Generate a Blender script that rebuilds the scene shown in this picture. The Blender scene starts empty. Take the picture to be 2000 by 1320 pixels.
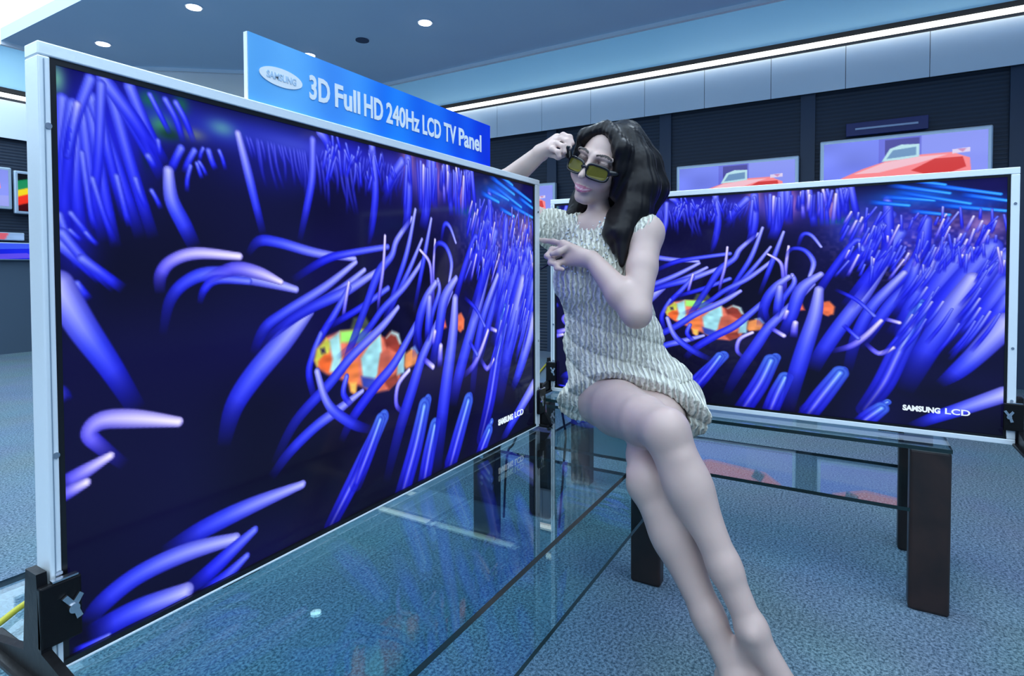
import bpy, bmesh, math, random
import numpy as np
from mathutils import Vector, Matrix

# ------------------------------------------------------------------ camera, world, large lights, exposure
scene = bpy.context.scene
COL = scene.collection
CAM_Z = 0.9
def look_matrix(yaw, pitch, roll):
    f = Vector((math.cos(pitch)*math.cos(yaw), math.cos(pitch)*math.sin(yaw), math.sin(pitch)))
    r = f.cross(Vector((0, 0, 1))).normalized(); u = r.cross(f)
    c, s = math.cos(roll), math.sin(roll)
    r2 = r*c + u*s; u2 = -r*s + u*c
    return Matrix((r2, u2, -f)).transposed()
cd = bpy.data.cameras.new('camera'); cam = bpy.data.objects.new('camera', cd); COL.objects.link(cam)
cd.sensor_width = 36.0; cd.sensor_fit = 'HORIZONTAL'; cd.lens = 1117.1/2000*36.0
cd.shift_y = -(660-551.84)/2000; cd.clip_start = 0.02
cam.matrix_world = Matrix.Translation((0, 0, CAM_Z)) @ look_matrix(math.radians(30.471), math.radians(-1.462), math.radians(-.182)).to_4x4()
scene.camera = cam

w = bpy.data.worlds.new('hall_light'); scene.world = w; w.use_nodes = True
bg = w.node_tree.nodes['Background']; bg.inputs[0].default_value = (.22, .44, .85, 1); bg.inputs[1].default_value = .42
vs = scene.view_settings
vs.view_transform = 'Standard'; vs.look = 'None'; vs.exposure = 0.0; vs.gamma = 1.0; vs.use_curve_mapping = False

def area(name, loc, rot, sx, sy, power, col):
    l = bpy.data.lights.new(name, 'AREA'); l.shape = 'RECTANGLE'; l.size = sx; l.size_y = sy; l.energy = power; l.color = col
    o = bpy.data.objects.new(name, l); COL.objects.link(o); o.location = loc; o.rotation_euler = rot; return o
LUMINOUS = 2.9        # strength of the luminous ceiling field
SPOT_W = 42.0         # watts of each recessed downlight

# ------------------------------------------------------------------ helpers: naming, materials, meshes
def tag(o, label=None, cat=None, group=None, kind=None):
    if label: o['label'] = label
    if cat: o['category'] = cat
    if group: o['group'] = group
    if kind: o['kind'] = kind
    return o
def empty(name, loc=(0, 0, 0), rz=0.0):
    o = bpy.data.objects.new(name, None); COL.objects.link(o); o.location = loc; o.rotation_euler = (0, 0, rz); o.empty_display_size = .05; return o
def link(name, me, mat=None, parent=None):
    o = bpy.data.objects.new(name, me); COL.objects.link(o)
    if mat is not None:
        for m in (mat if isinstance(mat, (list, tuple)) else [mat]): me.materials.append(m)
    if parent is not None: o.parent = parent
    return o
MATS = {}
def mat(name, col, rough=.5, metal=0.0, emit=None, estr=0.0, spec=.5, bump=None, noise=None, coat=0.0, sss=0.0):
    """bump=(scale,strength)  noise=(scale,colour2,detail)"""
    if name in MATS: return MATS[name]
    m = bpy.data.materials.new(name); m.use_nodes = True; nt = m.node_tree; b = nt.nodes['Principled BSDF']
    b.inputs['Base Color'].default_value = (*col, 1); b.inputs['Roughness'].default_value = rough; b.inputs['Metallic'].default_value = metal
    b.inputs['Specular IOR Level'].default_value = spec; b.inputs['Coat Weight'].default_value = coat
    if emit: b.inputs['Emission Color'].default_value = (*emit, 1); b.inputs['Emission Strength'].default_value = estr
    if sss: b.inputs['Subsurface Weight'].default_value = sss; b.inputs['Subsurface Scale'].default_value = .01
    tc = nt.nodes.new('ShaderNodeTexCoord')
    if noise:
        n = nt.nodes.new('ShaderNodeTexNoise'); n.inputs['Scale'].default_value = noise[0]; n.inputs['Detail'].default_value = noise[2] if len(noise) > 2 else 3
        nt.links.new(tc.outputs['Object'], n.inputs['Vector'])
        mx = nt.nodes.new('ShaderNodeMix'); mx.data_type = 'RGBA'; mx.inputs['A'].default_value = (*col, 1); mx.inputs['B'].default_value = (*noise[1], 1)
        rp = nt.nodes.new('ShaderNodeMapRange'); rp.inputs['From Min'].default_value = .35; rp.inputs['From Max'].default_value = .65
        nt.links.new(n.outputs['Fac'], rp.inputs['Value']); nt.links.new(rp.outputs[0], mx.inputs['Factor']); nt.links.new(mx.outputs['Result'], b.inputs['Base Color'])
    if bump:
        n = nt.nodes.new('ShaderNodeTexNoise'); n.inputs['Scale'].default_value = bump[0]; n.inputs['Detail'].default_value = 4
        nt.links.new(tc.outputs['Object'], n.inputs['Vector'])
        bp = nt.nodes.new('ShaderNodeBump'); bp.inputs['Strength'].default_value = bump[1]; bp.inputs['Distance'].default_value = .01
        nt.links.new(n.outputs['Fac'], bp.inputs['Height']); nt.links.new(bp.outputs[0], b.inputs['Normal'])
    MATS[name] = m; return m
def wave_mat(name, c1, c2, scale, axis='Z', rough=.6, metal=0.0, bumpd=.004):
    m = mat(name, c1, rough, metal); nt = m.node_tree; b = nt.nodes['Principled BSDF']
    tc = nt.nodes.new('ShaderNodeTexCoord'); wv = nt.nodes.new('ShaderNodeTexWave'); wv.bands_direction = axis; wv.inputs['Scale'].default_value = scale; wv.inputs['Distortion'].default_value = 0
    nt.links.new(tc.outputs['Object'], wv.inputs['Vector'])
    mx = nt.nodes.new('ShaderNodeMix'); mx.data_type = 'RGBA'; mx.inputs['A'].default_value = (*c1, 1); mx.inputs['B'].default_value = (*c2, 1)
    nt.links.new(wv.outputs['Fac'], mx.inputs['Factor']); nt.links.new(mx.outputs['Result'], b.inputs['Base Color'])
    bp = nt.nodes.new('ShaderNodeBump'); bp.inputs['Distance'].default_value = bumpd; bp.inputs['Strength'].default_value = .6
    nt.links.new(wv.outputs['Fac'], bp.inputs['Height']); nt.links.new(bp.outputs[0], b.inputs['Normal'])
    return m
class MB:
    """collects boxes, prisms, tubes; build() links them as one mesh object"""
    def __init__(s): s.bm = bmesh.new()
    def box(s, x0, x1, y0, y1, z0, z1, bev=0.0, seg=2, mi=0):
        r = bmesh.ops.create_cube(s.bm, size=1.0); vsx = r['verts']
        for v in vsx: v.co = Vector(((x0+x1)/2 + v.co.x*(x1-x0), (y0+y1)/2 + v.co.y*(y1-y0), (z0+z1)/2 + v.co.z*(z1-z0)))
        fs = set(f for v in vsx for f in v.link_faces)
        for f in fs: f.material_index = mi
        if bev: bmesh.ops.bevel(s.bm, geom=list(set(e for v in vsx for e in v.link_edges)), offset=bev, segments=seg, affect='EDGES', profile=.5)
        return s
    def prism(s, pts, z0, z1, axis=2, mi=0):
        """polygon pts in the plane normal to axis, extruded z0..z1"""
        def p3(p, z):
            if axis == 2: return (p[0], p[1], z)
            if axis == 1: return (p[0], z, p[1])
            return (z, p[0], p[1])
        a = [s.bm.verts.new(p3(p, z0)) for p in pts]; b = [s.bm.verts.new(p3(p, z1)) for p in pts]; n = len(pts)
        fs = [s.bm.faces.new(a[::-1]), s.bm.faces.new(b)] + [s.bm.faces.new((a[i], a[(i+1) % n], b[(i+1) % n], b[i])) for i in range(n)]
        for f in fs: f.material_index = mi
        return s
    def tube(s, pts, r, seg=8, mi=0, cap=True):
        pts = [Vector(p) for p in pts]; rs = r if isinstance(r, (list, tuple)) else [r]*len(pts); rings = []
        d0 = (pts[1]-pts[0]).normalized(); up = Vector((0, 0, 1)) if abs(d0.z) < .9 else Vector((1, 0, 0)); nrm = d0.cross(up).normalized()
        for i, p in enumerate(pts):
            d = (pts[min(i+1, len(pts)-1)] - pts[max(i-1, 0)]).normalized()
            nrm = (nrm - d*nrm.dot(d)).normalized(); bn = d.cross(nrm)
            rings.append([s.bm.verts.new(p + (nrm*math.cos(t) + bn*math.sin(t))*rs[i]) for t in [2*math.pi*k/seg for k in range(seg)]])
        for a, b in zip(rings, rings[1:]):
            for k in range(seg):
                f = s.bm.faces.new((a[k], a[(k+1) % seg], b[(k+1) % seg], b[k])); f.smooth = True; f.material_index = mi
        if cap: s.bm.faces.new(rings[0][::-1]).material_index = mi; s.bm.faces.new(rings[-1]).material_index = mi
        return s
    def disc(s, c, r, z0, z1, seg=24, axis=2, mi=0, sq=1.0):
        return s.prism([(c[0]+r*math.cos(2*math.pi*k/seg), c[1]+r*sq*math.sin(2*math.pi*k/seg)) for k in range(seg)], z0, z1, axis, mi)
    def build(s, name, m=None, parent=None, smooth=False):
        bmesh.ops.recalc_face_normals(s.bm, faces=s.bm.faces)
        me = bpy.data.meshes.new(name); s.bm.to_mesh(me); s.bm.free()
        if smooth: me.polygons.foreach_set('use_smooth', [True]*len(me.polygons))
        return link(name, me, m, parent)
def spline(pts, n=8):
    pts = [Vector(p) for p in pts]; out = []
    for i in range(len(pts)-1):
        p0, p1, p2, p3 = pts[max(i-1, 0)], pts[i], pts[i+1], pts[min(i+2, len(pts)-1)]
        for k in range(n):
            t = k/n; out.append(.5*((2*p1)+(-p0+p2)*t+(2*p0-5*p1+4*p2-p3)*t*t+(-p0+3*p1-3*p2+p3)*t**3))
    out.append(pts[-1]); return out
def text_mesh(name, body, size, m, parent=None, mw=None, width=None, offset=0.0, extrude=.0004, shear=0.0, height=None):
    """lettering as a mesh in its local XY plane, left-bottom at the origin, scaled to width / height"""
    cu = bpy.data.curves.new(name+'_curve', 'FONT'); cu.body = body; cu.size = size; cu.offset = offset; cu.extrude = extrude; cu.shear = shear; cu.resolution_u = 3
    o = bpy.data.objects.new(name+'_tmp', cu); COL.objects.link(o)
    dg = bpy.context.evaluated_depsgraph_get(); me = bpy.data.meshes.new_from_object(o.evaluated_get(dg)); bpy.data.objects.remove(o); bpy.data.curves.remove(cu)
    xs = [v.co.x for v in me.vertices]; ys = [v.co.y for v in me.vertices]; x0, x1, y0, y1 = min(xs), max(xs), min(ys), max(ys)
    kx = width/(x1-x0) if width else 1; ky = height/(y1-y0) if height else kx
    for v in me.vertices: v.co = ((v.co.x-x0)*kx, (v.co.y-y0)*ky, v.co.z)
    me.materials.clear(); me.name = name
    ob = link(name, me, m, parent)
    if mw is not None: ob.matrix_local = mw
    return ob
def face_matrix(origin, xdir, ydir):
    x = Vector(xdir).normalized(); y = Vector(ydir).normalized(); z = x.cross(y)
    M = Matrix((x, y, z)).transposed().to_4x4(); M.translation = origin; return M

# ------------------------------------------------------------------ painter for what the screens show (vertex colours on a fine grid)
def srgb2lin(c):
    c=np.asarray(c,float);return np.where(c<=.04045,c/12.92,((c+.055)/1.055)**2.4)
def noise2(x,y,seed):
    r=np.random.RandomState(seed);n=64;g=r.rand(n,n)
    xi=np.floor(x).astype(int);yi=np.floor(y).astype(int);fx=x-xi;fy=y-yi
    fx=fx*fx*(3-2*fx);fy=fy*fy*(3-2*fy)
    a=g[yi%n,xi%n];b=g[yi%n,(xi+1)%n];c=g[(yi+1)%n,xi%n];d=g[(yi+1)%n,(xi+1)%n]
    return (a*(1-fx)+b*fx)*(1-fy)+(c*(1-fx)+d*fx)*fy
def paint_reef(strokes,fish,blobs,NX,NY,ASP):
    """sRGB picture (NY,NX,3) of the reef: tentacle strokes and two fish over dark water."""
    u,v=np.meshgrid(np.linspace(0,1,NX),np.linspace(0,1,NY))
    im=np.empty((NY,NX,3));im[:]=(.045,.04,.20)
    n=noise2(u*9,v*6,1)
    im*=(.55+.9*n)[...,None]
    def blob(cu,cv,ru,rv,col,a,rot=0.):
        du=u-cu;dv=v-cv;c,s=np.cos(rot),np.sin(rot)
        d=((du*c+dv*s)/ru)**2+((-du*s+dv*c)/rv)**2
        k=(a*np.exp(-d))[...,None];im[:]=im*(1-k)+np.array(col)*k
    for q in blobs: blob(q[0]/1e3,q[1]/1e3,q[2]/1e3,q[3]/1e3,[c/100. for c in q[4:7]],q[7]/100.)
    sp=noise2(u*150,v*90,3);reg=np.exp(-(((u-.88)/.14)**2+((v-.26)/.12)**2));k=(reg*np.clip(sp*2.2-.9,0,1)*.6)[...,None];im[:]=im*(1-k)+np.array((.66,.55,.9))*k
    k=(reg*np.clip(.9-sp*2.4,0,1)*.55)[...,None];im[:]=im*(1-k)+np.array((.12,.05,.4))*k
    X=u*ASP;Y=v
    SC={0:((.06,.06,.80),(.22,.28,1.),(.62,.64,1.)),1:((.07,.07,.84),(.16,.2,1.),(.36,.42,1.)),2:((.14,.12,.92),(.50,.48,1.),(.86,.83,1.)),
        3:((.09,.08,.88),(.22,.26,1.),(.32,.52,1.)),4:((.05,.3,.9),(.1,.45,1.),(.15,.6,1.)),5:((.06,.06,.55),(.14,.16,.80),(.26,.3,.9)),6:((.08,.08,.8),(.2,.24,.98),(.42,.46,1.))}
    def stroke(d):
        st=d[0];P=np.array(d[1:],float).reshape(-1,3)/1000;P[:,0]*=ASP
        m=len(P);Q=[]
        for i in range(m-1):
            p0=P[max(i-1,0)];p1=P[i];p2=P[i+1];p3=P[min(i+2,m-1)]
            for t in np.linspace(0,1,7)[:-1]:
                Q.append(.5*((2*p1)+(-p0+p2)*t+(2*p0-5*p1+4*p2-p3)*t*t+(-p0+3*p1-3*p2+p3)*t**3))
        Q.append(P[-1]);Q=np.array(Q);N=len(Q)
        wm=Q[:,2].max()*.75+.006
        x0=np.searchsorted(X[0],Q[:,0].min()-wm);x1=np.searchsorted(X[0],Q[:,0].max()+wm);y0=np.searchsorted(Y[:,0],Q[:,1].min()-wm);y1=np.searchsorted(Y[:,0],Q[:,1].max()+wm)
        if x1<=x0 or y1<=y0:return
        x=X[y0:y1,x0:x1];y=Y[y0:y1,x0:x1]
        best=np.full(x.shape,9.);T=np.zeros(x.shape);SGN=np.zeros(x.shape)
        for i in range(N-1):
            a=Q[i];b=Q[i+1];dx,dy=b[0]-a[0],b[1]-a[1];l2=dx*dx+dy*dy+1e-12
            t=np.clip(((x-a[0])*dx+(y-a[1])*dy)/l2,0,1)
            ex=x-a[0]-t*dx;ey=y-a[1]-t*dy
            w=(a[2]+(b[2]-a[2])*t)/2+1e-5
            r=np.sqrt(ex*ex+ey*ey)/w
            k=r<best
            best=np.where(k,r,best);T=np.where(k,(i+t)/(N-1),T);SGN=np.where(k,np.sign(ex*dy-ey*dx),SGN)
        px=1.2/NY/(np.median(Q[:,2])/2)
        al=np.clip((1.06-best)/max(px,.16)+.5,0,1)
        al*=np.clip(T*3.2,0,1) if st not in(3,) else np.clip(.45+T*2,0,1)
        if st==5: al*=.75*np.clip((1.05-T)*6,0,1)
        a,b,c=(np.array(q) for q in SC[st])
        tt=T[...,None];col=np.where(tt<.5,a+(b-a)*tt*2,b+(c-b)*(tt*2-1))
        e=np.clip(best,0,1)
        lit=(1-.42*e**2.5+.08*SGN*e)[...,None]
        core=(np.clip(1-e*1.5,0,1)*.16*np.clip(T*2-.3,0,1))[...,None]
        if st==3:
            core=(np.exp(-(e/.16)**2)*.32)[...,None];lit=lit*(1-.35*np.exp(-((e-.45)/.14)**2))[...,None]
        col=col*np.array((1,1,.0))*lit+col*np.array((0,0,1.))*(.6+.4*lit)+core
        im[y0:y1,x0:x1]=im[y0:y1,x0:x1]*(1-al[...,None])+np.clip(col,0,1)*al[...,None]
    def fill(d):
        col=np.array(d[0])/255.;P=np.array(d[1:],float).reshape(-1,2)/1000
        x0=max(np.searchsorted(u[0],P[:,0].min()-.01),0);x1=np.searchsorted(u[0],P[:,0].max()+.01);y0=np.searchsorted(v[:,0],P[:,1].min()-.01);y1=np.searchsorted(v[:,0],P[:,1].max()+.01)
        x=u[y0:y1,x0:x1]*ASP;y=v[y0:y1,x0:x1];ins=np.zeros(x.shape,bool);dm=np.full(x.shape,9.)
        for i in range(len(P)):
            ax,ay=P[i];bx,by=P[(i+1)%len(P)];ax*=ASP;bx*=ASP
            if abs(by-ay)>1e-9:
                ins^=((ay>y)!=(by>y))&(x<(bx-ax)*(y-ay)/(by-ay)+ax)
            dx,dy=bx-ax,by-ay;t=np.clip(((x-ax)*dx+(y-ay)*dy)/(dx*dx+dy*dy+1e-12),0,1)
            dm=np.minimum(dm,np.hypot(x-ax-t*dx,y-ay-t*dy))
        al=np.clip(np.where(ins,dm,-dm)/.011+.5,0,1)[...,None]
        sh=(.86+.28*noise2(u*70,v*70,5)[y0:y1,x0:x1])[...,None]
        im[y0:y1,x0:x1]=im[y0:y1,x0:x1]*(1-al)+np.clip(col*sh,0,1)*al
    for s in strokes:
        if s is None:
            for f in fish: fill(f)
        else: stroke(s)
    return np.clip(im,0,1)

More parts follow.
